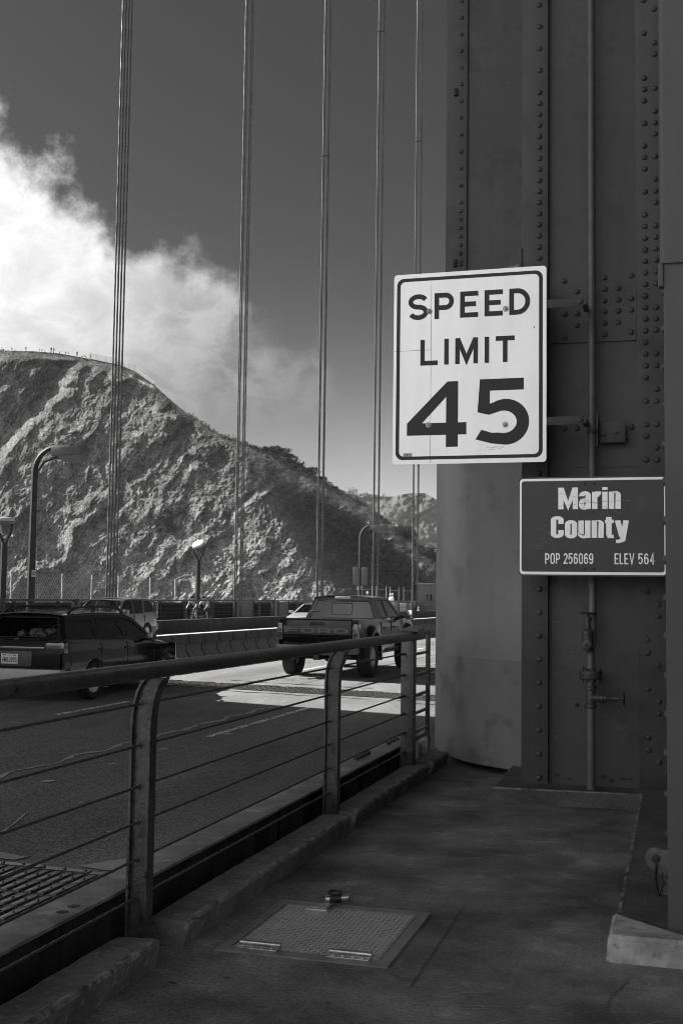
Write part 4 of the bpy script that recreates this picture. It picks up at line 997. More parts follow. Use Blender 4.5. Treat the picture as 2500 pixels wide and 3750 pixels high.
def cabin(sp, parent, gl):
    """roof, pillars with window openings, and the panes in them"""
    zb, zr_, wb, wr = sp['zb'], sp['zr'], sp['wb'], sp['wr']
    X = lambda z: lerp(wb, wr, (z-zb)/(zr_-zb))
    cut = lambda poly, f: poly
    for s in (1, -1):
        mb = MB(); mb.panel(sp['side'], sp['holes'], lambda y, z: (s*X(z), y, z), lambda y, z: (s*(X(z)-.035), y, z)); mb.build('pillars', sp['paint'], parent, smooth=20)
        for hpoly in sp['holes']:
            cy, cz = sum(p[0] for p in hpoly)/len(hpoly), sum(p[1] for p in hpoly)/len(hpoly)
            big = [(cy+(y-cy)*1.02, cz+(z-cz)*1.03) for y, z in hpoly]
            mb = MB(); mb.panel(big, [], lambda y, z: (s*(X(z)-.010), y, z), lambda y, z: (s*(X(z)-.014), y, z)); mb.build('window', gl, parent, smooth=0)
            rim = [(cy+(y-cy)*1.035, cz+(z-cz)*1.05) for y, z in hpoly]
            mb = MB(); mb.panel(rim, [[(cy+(y-cy)*.965, cz+(z-cz)*.95) for y, z in hpoly]], lambda y, z: (s*(X(z)+.003), y, z), lambda y, z: (s*(X(z)-.0095), y, z)); mb.build('window_seal', MATS['trim_black'], parent, smooth=0)
    for nm, (yb, zB), (yt, zt), hole, bulge in (('windscreen',)+sp['front'], ('rear_window',)+sp['rear']):
        def P(u, t, off=0.0):
            z = lerp(zB, zt, t); sg = 1 if yb > 0 else -1
            return (u*X(z), lerp(yb, yt, t)+sg*(bulge*(1-u*u)-off), z-off*.3)
        mb = MB(); us = np.linspace(-1, 1, 11); a, b, c, d = hole   # u half-width low, high, t low, t high
        def strip(ts, ul):
            mb.grid([[P(u*w_, t) for u in us] for t, w_ in zip(ts, ul)]); 
        mb.grid([[P(u, t) for u in us] for t in (0, c)]); mb.grid([[P(u, t) for u in us] for t in (d, 1)])
        for s in (1, -1): mb.grid([[P(s*lerp(lerp(a, b, (t-c)/(d-c)), 1, k/3), t) for k in range(4)] for t in np.linspace(c, d, 5)])
        mb.build('pillars' if nm == 'windscreen' else 'tailgate_frame', sp['paint'], parent, smooth=40)
        mb = MB(); mb.grid([[P(u*lerp(a, b, (t-c)/(d-c))*1.03, t, .012) for u in us] for t in np.linspace(c-.02, d+.02, 6)]); mb.build(nm, gl, parent, smooth=60)
        mb = MB()
        for s in (1, -1): mb.grid([[P(s*lerp(a, b, (t-c)/(d-c))*k, t, -.003) for k in (.95, 1.02)] for t in np.linspace(c, d, 6)])
        for t in (c, d): mb.grid([[P(u*lerp(a, b, (t-c)/(d-c)), t+o, -.003) for u in us] for o in (-.03, .03)])
        mb.build('window_seal', MATS['trim_black'], parent, smooth=0)
    ya, yb_ = sp['roof']; mb = MB(); rows = []
    n = 12
    for i in range(n+1):
        t = i/n; y = lerp(ya, yb_, t); dz = sp['roofz'](t); row = []
        for u in np.linspace(-1, 1, 13): row.append((u*(wr+.012), y, zr_+dz+.045*(1-abs(u)**3)-.006))
        rows.append(row)
    mb.grid(rows); mb.grid([[(x, y, z-.02) for x, y, z in r] for r in rows])
    for r in (rows[0], rows[-1]): mb.grid([r, [(x, y, z-.02) for x, y, z in r]])
    for k in (0, -1): mb.grid([[r[k] for r in rows], [(r[k][0], r[k][1], r[k][2]-.02) for r in rows]])
    return mb.build('roof', sp['paint'], parent, smooth=50)
def car_wheel(parent, x, y, r, wd, rr, rimm, spokes, lugs=0):
    s = 1 if x > 0 else -1; o = thing_part('wheel', parent, (x, y, r))
    mb = MB(); h = wd/2
    mb.lathe([(rr, -h*.8), (r*.86, -h), (r*.95, -h*.92), (r, -h*.7), (r, h*.7), (r*.95, h*.92), (r*.86, h), (rr, h*.8)], 36, (0, 0, 0), 'X', closed=True)
    if lugs:
        for k in range(lugs):
            a = 2*math.pi*k/lugs; c, q = math.cos(a), math.sin(a)
            for e in (-1, 1):
                mb.lathe([(.03, r-.01), (.026, r+.006)], 4, (e*h*.6, 0, 0), (Vector((1, 0, 0)), Vector((0, -q, c)), Vector((0, c, q))))
    mb.build('tyre', MATS['rubber'], o, smooth=40)
    mb = MB(); mb.lathe([(rr*1.0, h*.82*s), (rr*.93, h*.86*s), (rr*.88, h*.5*s), (rr*.86, -h*.5*s)], 32, (0, 0, 0), 'X')
    mb.lathe([(.055, h*.5*s), (.05, h*.8*s), (.0001, h*.82*s)], 16, (0, 0, 0), 'X')
    for k in range(spokes):
        a = 2*math.pi*k/spokes+.3; c, q = math.cos(a), math.sin(a); t = Vector((0, -q, c)); rad = Vector((0, c, q)); X = Vector((s, 0, 0))
        w0, w1 = .022, rr*.13
        P = [rad*.04-t*w0, rad*.04+t*w0, rad*rr*.94+t*w1, rad*rr*.94-t*w1]
        mb.add([p+X*(h*.62) for p in P]+[p+X*(h*.78) for p in P], [(0, 1, 2, 3), (4, 5, 6, 7), (0, 1, 5, 4), (1, 2, 6, 5), (2, 3, 7, 6), (3, 0, 4, 7)])
    mb.build('rim', rimm, o, smooth=35)
    mb = MB(); mb.lathe([(.0001, h*.3*s), (rr*.86, h*.3*s)], 24, (0, 0, 0), 'X'); mb.build('brake_disc', MATS['trim_black'], o)
    return o
def thing_part(name, parent, loc):
    o = bpy.data.objects.new(name, None); COL.objects.link(o); o.parent = parent; o.location = loc; return o
def seat(parent, x, y, z):
    mb = MB(); mb.box(x-.25, x+.25, y-.25, y+.28, z, z+.14, 0, .04); mb.box(x-.24, x+.24, y-.36, y-.22, z+.1, z+.62, 0, .05); mb.box(x-.13, x+.13, y-.37, y-.26, z+.66, z+.84, 0, .04); mb.box(x-.03, x+.03, y-.33, y-.3, z+.6, z+.68)
    mb.build('seat', MATS['seat_cloth'], parent)
def mirror(parent, s, x, y, z, hs=(.13, .09, .08), m=None, arm=.08, gm=True):
    mb = MB(); mb.box(x+s*arm, x+s*(arm+hs[0]), y-hs[1]*.2, y+hs[1], z-hs[2], z+hs[2], 0, .03) if s > 0 else mb.box(x+s*(arm+hs[0]), x+s*arm, y-hs[1]*.2, y+hs[1], z-hs[2], z+hs[2], 0, .03)
    mb.box(min(x-s*.03, x+s*(arm+.02)), max(x-s*.03, x+s*(arm+.02)), y, y+hs[1]*.7, z-hs[2]*.8, z-hs[2]*.2, 0, .01)
    o = mb.build('wing_mirror', m, parent)
    if gm:
        mb = MB(); a, b = sorted((x+s*(arm+.02), x+s*(arm+hs[0]-.015))); mb.box(a, b, y-hs[1]*.2-.003, y-hs[1]*.2+.001, z-hs[2]*.8, z+hs[2]*.8, 0, .0005); mb.build('mirror_glass', MATS['mirror_glass'], o)

# ---- dark two-tone estate car in the shade
def estate():
    g = thing('estate_car', 'dark estate car with pale lower cladding and roof rails, seen from behind at left', 'car', (-10.46, 19.42, zr(-10.46)))
    sp = dict(W=[(-2.42, .80), (-2.36, .835), (-2.2, .862), (-1.4, .872), (0, .872), (1.4, .865), (2.0, .84), (2.25, .77), (2.38, .66), (2.43, .55)],
        sh=[(-2.42, .98), (-2.3, 1.03), (-1, .99), (.9, .93), (1.5, .86), (2.0, .76), (2.25, .66), (2.38, .57), (2.43, .49)], crown=[(-2.42, .03), (.8, .03), (1.1, .07), (2.1, .08), (2.43, .02)],
        low=[(-2.42, .33), (-2.1, .24), (2.1, .22), (2.43, .26)], R=.365, axles=(-1.37, 1.43), axz=.32, levels=[.30, .50, .515, .68, .84], clad=.505,
        prof=[(.2, .93), (.32, .985), (.50, 1.012), (.512, .995), (.68, 1.0), (.84, .992), (1.0, .965)], paint=MATS['paint_dark'], cladm=MATS['cladding_pale'])
    car_body(sp, g)
    mb = MB(); mb.box(-.845, .845, -2.50, -2.30, .27, .545, 0, .035); mb.build('rear_bumper', MATS['cladding_pale'], g)
    c = dict(zb=.96, zr=1.43, wb=.845, wr=.625, paint=MATS['paint_dark'],
        side=[(-2.33, .96), (-2.05, 1.40), (-1.9, 1.44), (-.8, 1.455), (.05, 1.435), (.4, 1.35), (.98, .96)],
        holes=[[(-2.02, 1.06), (-1.93, 1.27), (-1.86, 1.335), (-1.22, 1.345), (-1.22, 1.04), (-1.98, 1.04)], [(-1.08, 1.03), (-1.08, 1.36), (-.32, 1.365), (-.18, 1.03)], [(-.09, 1.03), (-.22, 1.365), (.02, 1.36), (.34, 1.28), (.72, 1.04), (.70, 1.02)]],
        front=((1.02, .95), (.08, 1.43), (.90, .86, .06, .93), .06), rear=((-2.36, .985), (-2.0, 1.425), (.90, .84, .10, .90), .06), roof=(-2.06, .14), roofz=lambda t: .012*math.sin(math.pi*t)-.02*(t > .97))
    cabin(c, g, MATS['car_glass'])
    for s in (1, -1):
        r = MB(); r.tube([(s*.60, -1.85, 1.455), (s*.60, -1.72, 1.525), (s*.60, -1.5, 1.548), (s*.59, -.5, 1.56), (s*.58, -.05, 1.535), (s*.58, .12, 1.46)], [.028, .026, .019, .019, .024, .026], 10)
        for y in (-1.0,): r.box(s*.60-.018, s*.60+.018, y-.05, y+.05, 1.46, 1.545, 0, .008)
        r.build('roof_rail', MATS['trim_black'], g)
        mirror(g, s, s*.84, .55, 1.0, (.16, .12, .075), MATS['paint_dark'], .05)
        t = MB(); xs = sorted((s*.50, s*.865)); t.box(xs[0], xs[1], -2.425, -2.28, .80, .985, 0, .03); t = t.build('tail_light', MATS['lens_dark'], g)
        q = MB(); xs = sorted((s*.53, s*.80)); q.box(xs[0], xs[1], -2.430, -2.424, .905, .965, 0, .002); q.build('lens', mat('lens_mid', .14, .15, coat=1.0), t)
        for y in (-1.37, 1.43): car_wheel(g, s*.775, y, .318, .20, .215, MATS['rim_alloy'], 5)
        for y in (.02, -.95):
            h = MB(); h.box(*sorted((s*.862, s*.885)), y-.28, y-.12, .82, .85, 0, .008); h.build('door_handle', MATS['trim_black'], g)
        for y in (-.14, -1.13, .93): 
            h = MB(); h.box(*sorted((s*.866, s*.874)), y-.006, y+.006, .5, .94); h.build('door_gap', MATS['trim_black'], g)
        seat(g, s*.37, .15, .58)
    mb = MB(); mb.box(-.62, .62, -1.05, -.92, .75, 1.16, 0, .05); mb.box(-.6, .6, -.92, -.4, .62, .76, 0, .05); mb.box(-.5, -.22, -1.03, -.94, 1.17, 1.3, 0, .04); mb.box(.22, .5, -1.03, -.94, 1.17, 1.3, 0, .04); mb.build('back_seat', MATS['seat_cloth'], g)
    mb = MB()
    for k in range(9):
        x, y, z = random.uniform(-.35, .2), random.uniform(-1.9, -1.6), .98+random.uniform(0, .16); r = random.uniform(.07, .13)
        mb.lathe([(.0001, -r*.7), (r*.7, -r*.4), (r, 0), (r*.6, r*.5), (.0001, r*.65)], 9, (x, y, z))
    mb.v = [(x+random.uniform(-.02, .02), y+random.uniform(-.02, .02), z+random.uniform(-.02, .02)) for x, y, z in mb.v]
    mb.build('luggage', mat('luggage_cloth', .2, .9, .7, 8.0), g)
    mb = MB(); mb.box(-.46, .52, -2.448, -2.40, .87, .905, 0, .01); mb.build('hatch_trim', MATS['lens_mid'], g)
    mb = MB(); mb.box(-.40, .28, -2.432, -2.40, .58, .83, 0, .012); mb.build('plate_recess', mat('recess', .05, .5), g)
    mb = MB(); mb.box(-.28, .03, -2.445, -2.43, .62, .785, 0, .004); p = mb.build('number_plate', MATS['plate_white'], g)
    t = MB(); letters(t, '4MBJ915', (-.262, -2.4465, .648), rv, uv, nv, .082, {'*': .4, 'M': .5, '1': .3, 'J': .36}, .13, .09); 
    t.box(-.25, -.19, -2.4468, -2.446, .755, .77); t.box(-.06, 0, -2.4468, -2.446, .755, .77); t.box(-.17, -.08, -2.4468, -2.446, .757, .767); t.build('lettering', MATS['sign_black'], p, smooth=0)
    mb = MB(); mb.tube([(-.5, -2.42, 1.05), (.1, -2.39, 1.075), (.35, -2.36, 1.06)], .008, 6); mb.box(-.05, .05, -2.44, -2.38, 1.0, 1.05, 0, .01); mb.build('wiper', MATS['trim_black'], g)
    mb = MB(); mb.box(-.7, .7, 2.40, 2.49, .27, .52, 0, .03); mb.build('front_bumper', MATS['cladding_pale'], g)
    for k in range(4):
        mb = MB(); mb.box(-.45, .45, -1.8+.38*k, -1.75+.38*k, 1.487+.003*k, 1.497+.003*k, 0, .003); mb.build('roof_rib', MATS['trim_black'], g)
estate()

# ---- silver oncoming sport utility
def suv():
    g = thing('suv', 'silver sport utility vehicle coming the other way beyond the median barrier', 'car', (-20.25, 39.2, zr(-20)), math.pi)
    sp = dict(W=[(-2.25, .78), (-2.18, .84), (-1.9, .885), (0, .89), (1.4, .885), (1.95, .85), (2.15, .76), (2.27, .6)], sh=[(-2.25, 1.02), (-1.8, 1.10), (.8, 1.02), (1.3, .98), (2.0, .90), (2.27, .72)],
        crown=[(-2.25, .02), (.8, .03), (1.1, .08), (2.27, .03)], low=[(-2.25, .42), (-2, .3), (2, .28), (2.27, .32)], R=.40, axles=(-1.3, 1.32), axz=.34, levels=[.34, .55, .566, .74, .9], clad=.56,
        prof=[(.25, .94), (.36, .99), (.55, 1.015), (.57, .995), (.74, 1.0), (.9, .992), (1.1, .96)], paint=MATS['paint_silver'], cladm=mat('cladding_grey', .10, .5, coat=.2))
    car_body(sp, g)
    c = dict(zb=1.02, zr=1.60, wb=.865, wr=.67, paint=MATS['paint_silver'], side=[(-2.16, 1.02), (-2.1, 1.3), (-1.88, 1.60), (-.6, 1.635), (.2, 1.60), (.5, 1.5), (1.12, 1.02)],
        holes=[[(-1.98, 1.14), (-1.85, 1.38), (-1.72, 1.53), (-1.3, 1.545), (-1.12, 1.12)], [(-.98, 1.09), (-1.13, 1.55), (-.36, 1.56), (-.26, 1.07)], [(-.16, 1.07), (-.25, 1.56), (.15, 1.55), (.42, 1.45), (.86, 1.09), (.84, 1.06)]],
        front=((1.16, 1.0), (.22, 1.60), (.91, .87, .05, .93), .07), rear=((-2.2, 1.06), (-1.9, 1.60), (.85, .8, .12, .9), .04), roof=(-1.92, .26), roofz=lambda t: .03*math.sin(math.pi*t))
    cabin(c, g, MATS['car_glass'])
    for s in (1, -1):
        mirror(g, s, s*.87, .72, 1.13, (.2, .13, .09), MATS['paint_silver'], .05, False)
        mb = MB(); mb.box(*sorted((s*.72, s*.87)), -2.24, -2.05, .85, 1.5, 0, .03); mb.build('tail_light', MATS['lens_dark'], g)
        mb = MB(); mb.box(*sorted((s*.5, s*.8)), 2.02, 2.22, .70, .86, 0, .03); mb.build('headlight', MATS['lens_clear'], g)
        for y in (-1.3, 1.32): car_wheel(g, s*.79, y, .345, .215, .21, MATS['rim_alloy'], 7)
        for y in (.0, -.95):
            h = MB(); h.box(*sorted((s*.875, s*.905)), y-.22, y-.04, .93, .96, 0, .01); h.build('door_handle', MATS['trim_black'], g)
        mb = MB(); mb.box(*sorted((s*.878, s*.902)), -.9, .95, .62, .65, 0, .008); mb.build('side_moulding', MATS['cladding_grey'], g)
        for y in (-.2, -1.05, .95): h = MB(); h.box(*sorted((s*.88, s*.8935)), y-.006, y+.006, .56, 1.03); h.build('door_gap', MATS['trim_black'], g)
        seat(g, s*.38, .05, .68)
    mb = MB(); mb.box(-.80, .80, 2.16, 2.33, .34, .64, 0, .04); mb.build('front_bumper', MATS['paint_silver'], g)
    mb = MB(); mb.box(-.45, .45, 2.20, 2.275, .66, .82, 0, .02); mb.build('grille', MATS['trim_black'], g)
    mb = MB(); mb.box(-.83, .83, -2.36, -2.15, .42, .70, 0, .04); mb.build('rear_bumper', MATS['paint_silver'], g)
    mb = MB(); mb.tube([(-.6, 1.13, 1.05), (-.1, 1.02, 1.10)], .01, 6); mb.build('wiper', MATS['trim_black'], g)
suv()

# ---- pale oncoming saloon half hidden by the pickup
def saloon():
    g = thing('saloon_car', 'pale oncoming car half hidden behind the left edge of the pickup cab', 'car', (-17.0, 54.3, zr(-17)), math.pi)
    sp = dict(W=[(-2.35, .72), (-2.2, .82), (-1.5, .88), (0, .89), (1.4, .88), (2.0, .84), (2.2, .76), (2.34, .55)], sh=[(-2.35, .85), (-1.8, 1.0), (.8, .96), (1.3, .93), (2.0, .82), (2.34, .62)],
        crown=[(-2.35, .02), (.8, .03), (1.1, .09), (2.34, .03)], low=[(-2.35, .3), (-2, .2), (2, .2), (2.34, .24)], R=.36, axles=(-1.38, 1.38), axz=.33, levels=[.3, .5, .66, .82], clad=.22,
        prof=[(.2, .95), (.5, .99), (.66, 1.0), (.82, .99), (1.0, .95)], paint=MATS['paint_pale'], cladm=MATS['trim_black'])
    car_body(sp, g)
    c = dict(zb=.95, zr=1.44, wb=.85, wr=.62, paint=MATS['paint_pale'], side=[(-1.9, .95), (-1.1, 1.44), (-.5, 1.46), (.1, 1.44), (1.15, .95)], holes=[[(-1.45, 1.02), (-1.0, 1.37), (-.3, 1.39), (-.25, 1.01)], [(-.12, 1.01), (-.18, 1.39), (.1, 1.37), (.85, 1.0)]],
        front=((1.2, .93), (.12, 1.44), (.9, .86, .05, .93), .07), rear=((-1.9, .98), (-1.1, 1.44), (.85, .8, .1, .9), .04), roof=(-1.15, .18), roofz=lambda t: .02*math.sin(math.pi*t))
    cabin(c, g, MATS['dark_glass'])
    for s in (1, -1):
        mirror(g, s, s*.86, .75, 1.05, (.2, .12, .07), MATS['paint_pale'], .05, False)
        mb = MB(); mb.box(*sorted((s*.45, s*.8)), 2.0, 2.24, .62, .76, 0, .03); mb.build('headlight', MATS['lens_clear'], g)
        for y in (-1.38, 1.38): car_wheel(g, s*.79, y, .335, .21, .22, MATS['rim_alloy'], 7)
    mb = MB(); mb.box(-.5, .5, 2.26, 2.345, .34, .58, 0, .03); mb.build('grille', MATS['trim_black'], g)
saloon()

# ---- black pickup truck
def pickup():
    g = thing('pickup_truck', 'black crew-cab pickup truck with wide fender flares driving away in the sunlit lane', 'pickup truck', (-7.86, 28.2, zr(-7.8)), 0)
    P = MATS['paint_black']
    sp = dict(W=[(-2.95, .93), (-2.9, .955), (-2.5, .975), (-1.0, .985), (1.4, .985), (2.3, .97), (2.7, .92), (2.92, .8)], sh=[(-2.95, 1.325), (-.98, 1.335), (-.97, 1.30), (1.3, 1.28), (1.5, 1.30), (2.4, 1.25), (2.8, 1.16), (2.92, 1.05)],
        crown=[(-2.95, -.02), (-.98, -.02), (-.97, .02), (1.3, .03), (1.5, .09), (2.6, .09), (2.92, .03)], low=[(-2.95, .66), (-2.4, .60), (2.4, .55), (2.92, .62)], R=.52, axles=(-1.92, 1.78), axz=.50, levels=[.62, .78, .94, 1.06, 1.18], clad=.60,
        flare=.12, flz=1.10, prof=[(.5, .93), (.62, .965), (.8, .995), (1.0, 1.0), (1.18, .99), (1.3, .965)], paint=P, cladm=MATS['trim_black'])
    car_body(sp, g)
    c = dict(zb=1.29, zr=1.84, wb=.93, wr=.72, paint=P, side=[(-1.0, 1.29), (-.86, 1.80), (-.7, 1.85), (.2, 1.865), (.72, 1.82), (1.50, 1.29)],
        holes=[[(-.78, 1.36), (-.72, 1.74), (-.64, 1.78), (-.10, 1.785), (-.02, 1.35)], [(.10, 1.35), (.02, 1.785), (.5, 1.77), (.68, 1.71), (1.22, 1.36)]],
        front=((1.54, 1.27), (.72, 1.83), (.91, .87, .05, .93), .07), rear=((-1.01, 1.30), (-.87, 1.83), (.92, .90, .06, .86), .03), roof=(-.9, .78), roofz=lambda t: .02*math.sin(math.pi*t))
    cabin(c, g, MATS['dark_glass'])
    mb = MB(); mb.box(-.2, .2, -.935, -.87, 1.80, 1.855, 0, .012); mb.build('brake_light', mat('lens_pale', .6, .3), g)
    mb = MB(); mb.panel(rrect(-.28, .26, 1.41, 1.71, .04), [rrect(-.262, .242, 1.428, 1.692, .03)], lambda x, z: (x, -1.035+.25*(z-1.3), z), lambda x, z: (x, -1.02+.25*(z-1.3), z)); mb.build('sliding_pane_frame', MATS['trim_black'], g)
    # tailgate
    t = MB(); t.box(-.815, .815, -2.985, -2.90, .74, 1.335, 0, .02); t.box(-.82, .82, -3.01, -2.88, 1.31, 1.355, 0, .018); t = t.build('tailgate', P, g)
    mb = MB(); mb.box(-.80, .80, -2.994, -2.986, .985, 1.175, 0, .003); mb.build('applique', mat('applique_black', .02, .4), t)
    mb = MB(); fit_line(mb, 'FORD', -.785, .735, 1.025, .108, {'F': 1.0, 'O': 1.0, 'R': 1.0, 'D': 1.0}, .24, .13, -2.9965, corner=.22); mb.build('lettering', MATS['letter_grey'], t, smooth=0)
    mb = MB(); mb.box(-.17, .17, -2.992, -2.984, 1.20, 1.275, 0, .01); mb.build('handle', MATS['trim_black'], t)
    mb = MB(); mb.prism([(-.7, .80), (.7, .80), (.52, .93), (-.52, .93)], lambda a, z: (a, -2.996, z), lambda a, z: (a, -2.98, z)); mb.build('crease', P, t)
    for s in (1, -1):
        q = MB(); q.box(*sorted((s*.825, s*.965)), -2.975, -2.78, .86, 1.24, 0, .03); q = q.build('tail_light', MATS['lens_dark'], g)
        mb = MB()
        mb.panel([(s*.83, .87), (s*.96, .87), (s*.96, 1.2), (s*.83, 1.2)], [[(s*.845, .885), (s*.945, .885), (s*.945, 1.185), (s*.845, 1.185)]], lambda x, z: (x, -2.981, z), lambda x, z: (x, -2.972, z)); mb.box(*sorted((s*.845, s*.945)), -2.98, -2.972, 1.03, 1.05); mb.build('lens_frame', MATS['lens_mid'], q)
        for y in (-1.92, 1.78): car_wheel(g, s*.90, y, .455, .33, .235, MATS['rim_dark'], 8, 34)
        mirror(g, s, s*.95, 1.15, 1.42, (.19, .12, .13), MATS['trim_black'], .14)
        for y in (-.70, .32): h = MB(); h.box(*sorted((s*.985, s*1.01)), y-.02, y+.17, 1.10, 1.135, 0, .01); h.build('door_handle', MATS['trim_black'], g)
        for y in (-.94, .06, 1.2): h = MB(); h.box(*sorted((s*.975, s*.9895)), y-.006, y+.006, .66, 1.27); h.build('door_gap', MATS['trim_black'], g)
        # flare lip over each wheel
        for y in (-1.92, 1.78):
            L = []
            for a in range(-12, 193, 10):
                c_, q_ = math.cos(R(a)), math.sin(R(a)); L.append([(s*x, y+rad*c_, .50+rad*q_) for x, rad in ((.98, .70), (1.08, .67), (1.115, .60), (1.11, .53), (1.04, .515))])
            mb = MB(); mb.grid(L); mb.build('fender_flare', P, g, smooth=50)
        mb = MB(); mb.tube([(s*.6, -2.9, .47), (s*.6, -3.02, .46)], .055, 14, caps=False); mb.tube([(s*.6, -2.3, .5), (s*.6, -2.9, .47)], .05, 12); mb.build('exhaust', MATS['rim_dark'], g)
        mb = MB(); mb.box(*sorted((s*.82, s*.95)), -.95, 1.2, .50, .56, 0, .02); mb.build('running_board', MATS['trim_black'], g)
        mb = MB(); mb.box(*sorted((s*.80, s*1.06)), -2.43, -2.40, .35, .62); mb.build('mud_flap', MATS['rubber'], g)
    mb = MB(); mb.box(-.97, -.32, -3.06, -2.86, .55, .75, 0, .035); mb.box(.32, .97, -3.06, -2.86, .55, .75, 0, .035); mb.box(-.34, .34, -3.03, -2.86, .53, .72, 0, .03); b = mb.build('rear_bumper', mat('bumper_black', .03, .35, coat=.4), g)
    mb = MB(); mb.box(-.17, .17, -3.045, -3.03, .555, .69, 0, .004); b = mb.build('number_plate', MATS['plate_white'], g)
    mb = MB(); mb.box(-.07, .07, -3.05, -2.7, .42, .53, 0, .01); mb.tube([(0, -2.6, .46), (0, -1.5, .45)], .05, 8); mb.tube([(-.85, -1.92, .44), (.85, -1.92, .44)], .06, 10); mb.lathe([(.0001, -.14), (.13, -.08), (.15, 0), (.13, .08), (.0001, .14)], 14, (0, -1.92, .44)); mb.box(-.6, .6, -2.8, -2.0, .5, .64, 0, .02); mb.build('rear_axle', MATS['trim_black'], g)
    mb = MB(); mb.box(-.8, .8, -2.86, -1.04, 1.302, 1.318); mb.build('bed_cover', MATS['trim_black'], g)
    mb = MB(); mb.tube([(-.5, -2.0, 1.3), (-.5, -2.02, 1.47), (-.45, -2.02, 1.5), (-.25, -2.0, 1.5)], .02, 8); mb.build('bed_hook', MATS['trim_black'], g)
    for s in (1, -1): seat(g, s*.4, .5, .95)
pickup()

# ------------------------------------------------------------------ people (one continuous skinned body each)
def skinned(name, m, parent, V, E, rad, sub=1, root=0):
    me = bpy.data.meshes.new(name); me.from_pydata(V, E, []); me.materials.append(m)
    o = bpy.data.objects.new(name, me); COL.objects.link(o)
    if parent: o.parent = parent
    me.attributes.new
    md = o.modifiers.new('skin', 'SKIN'); md.use_smooth_shade = True
    if not me.skin_vertices:
        bm = bmesh.new(); bm.from_mesh(me); bm.verts.layers.skin.verify(); bm.to_mesh(me); bm.free()
    for i, r in enumerate(rad):
        me.skin_vertices[0].data[i].radius = (r, r) if not isinstance(r, tuple) else r
        me.skin_vertices[0].data[i].use_root = (i == root)
    s = o.modifiers.new('sub', 'SUBSURF'); s.levels = sub; s.render_levels = sub
    return o
mat('clothes_dark', .05, .9, .3, 9.0); mat('clothes_pale', .5, .85, .2, 9.0); mat('clothes_mid', .16, .9, .3, 9.0); mat('skin', .38, .6); mat('helmet_pale', .7, .35)
def figure(m, parent, J):
    """J: joints by name"""
    names = ['pelvis', 'waist', 'chest', 'neck', 'chin', 'head', 'crown', 'shl', 'ell', 'wrl', 'hal', 'shr', 'elr', 'wrr', 'har', 'hil', 'knl', 'anl', 'tol', 'hir', 'knr', 'anr', 'tor']
    rad = [.13, .125, (.16, .12), .055, .065, .085, .06, .06, .045, .033, .035, .06, .045, .033, .035, .085, .06, .045, .035, .085, .06, .045, .035]
    E = [(0, 1), (1, 2), (2, 3), (3, 4), (4, 5), (5, 6), (2, 7), (7, 8), (8, 9), (9, 10), (2, 11), (11, 12), (12, 13), (13, 14), (0, 15), (15, 16), (16, 17), (17, 18), (0, 19), (19, 20), (20, 21), (21, 22)]
    return skinned('body', m, parent, [J[n] for n in names], E, rad, 1)
STAND = dict(pelvis=(0, 0, .95), waist=(0, 0, 1.12), chest=(0, .01, 1.34), neck=(0, 0, 1.5), chin=(0, .02, 1.57), head=(0, .02, 1.65), crown=(0, 0, 1.72), shl=(-.19, 0, 1.40), ell=(-.25, -.02, 1.13), wrl=(-.24, .06, .90), hal=(-.24, .09, .82),
    shr=(.19, 0, 1.40), elr=(.25, -.02, 1.13), wrr=(.24, .06, .90), har=(.24, .09, .82), hil=(-.1, 0, .88), knl=(-.11, .03, .49), anl=(-.11, -.02, .09), tol=(-.12, .14, .03), hir=(.1, 0, .88), knr=(.12, .02, .49), anr=(.13, -.02, .09), tor=(.14, .14, .03))
RIDE = dict(pelvis=(0, -.30, 1.0), waist=(0, -.18, 1.12), chest=(0, .06, 1.27), neck=(0, .2, 1.38), chin=(0, .28, 1.41), head=(0, .30, 1.49), crown=(0, .28, 1.56), shl=(-.19, .12, 1.30), ell=(-.24, .30, 1.10), wrl=(-.21, .46, .98), hal=(-.2, .53, .96),
    shr=(.19, .12, 1.30), elr=(.24, .30, 1.10), wrr=(.21, .46, .98), har=(.2, .53, .96), hil=(-.1, -.26, .95), knl=(-.1, .10, .78), anl=(-.1, -.04, .38), tol=(-.1, .08, .33), hir=(.1, -.26, .95), knr=(.1, .06, .60), anr=(.1, -.10, .20), tor=(.1, .03, .16))
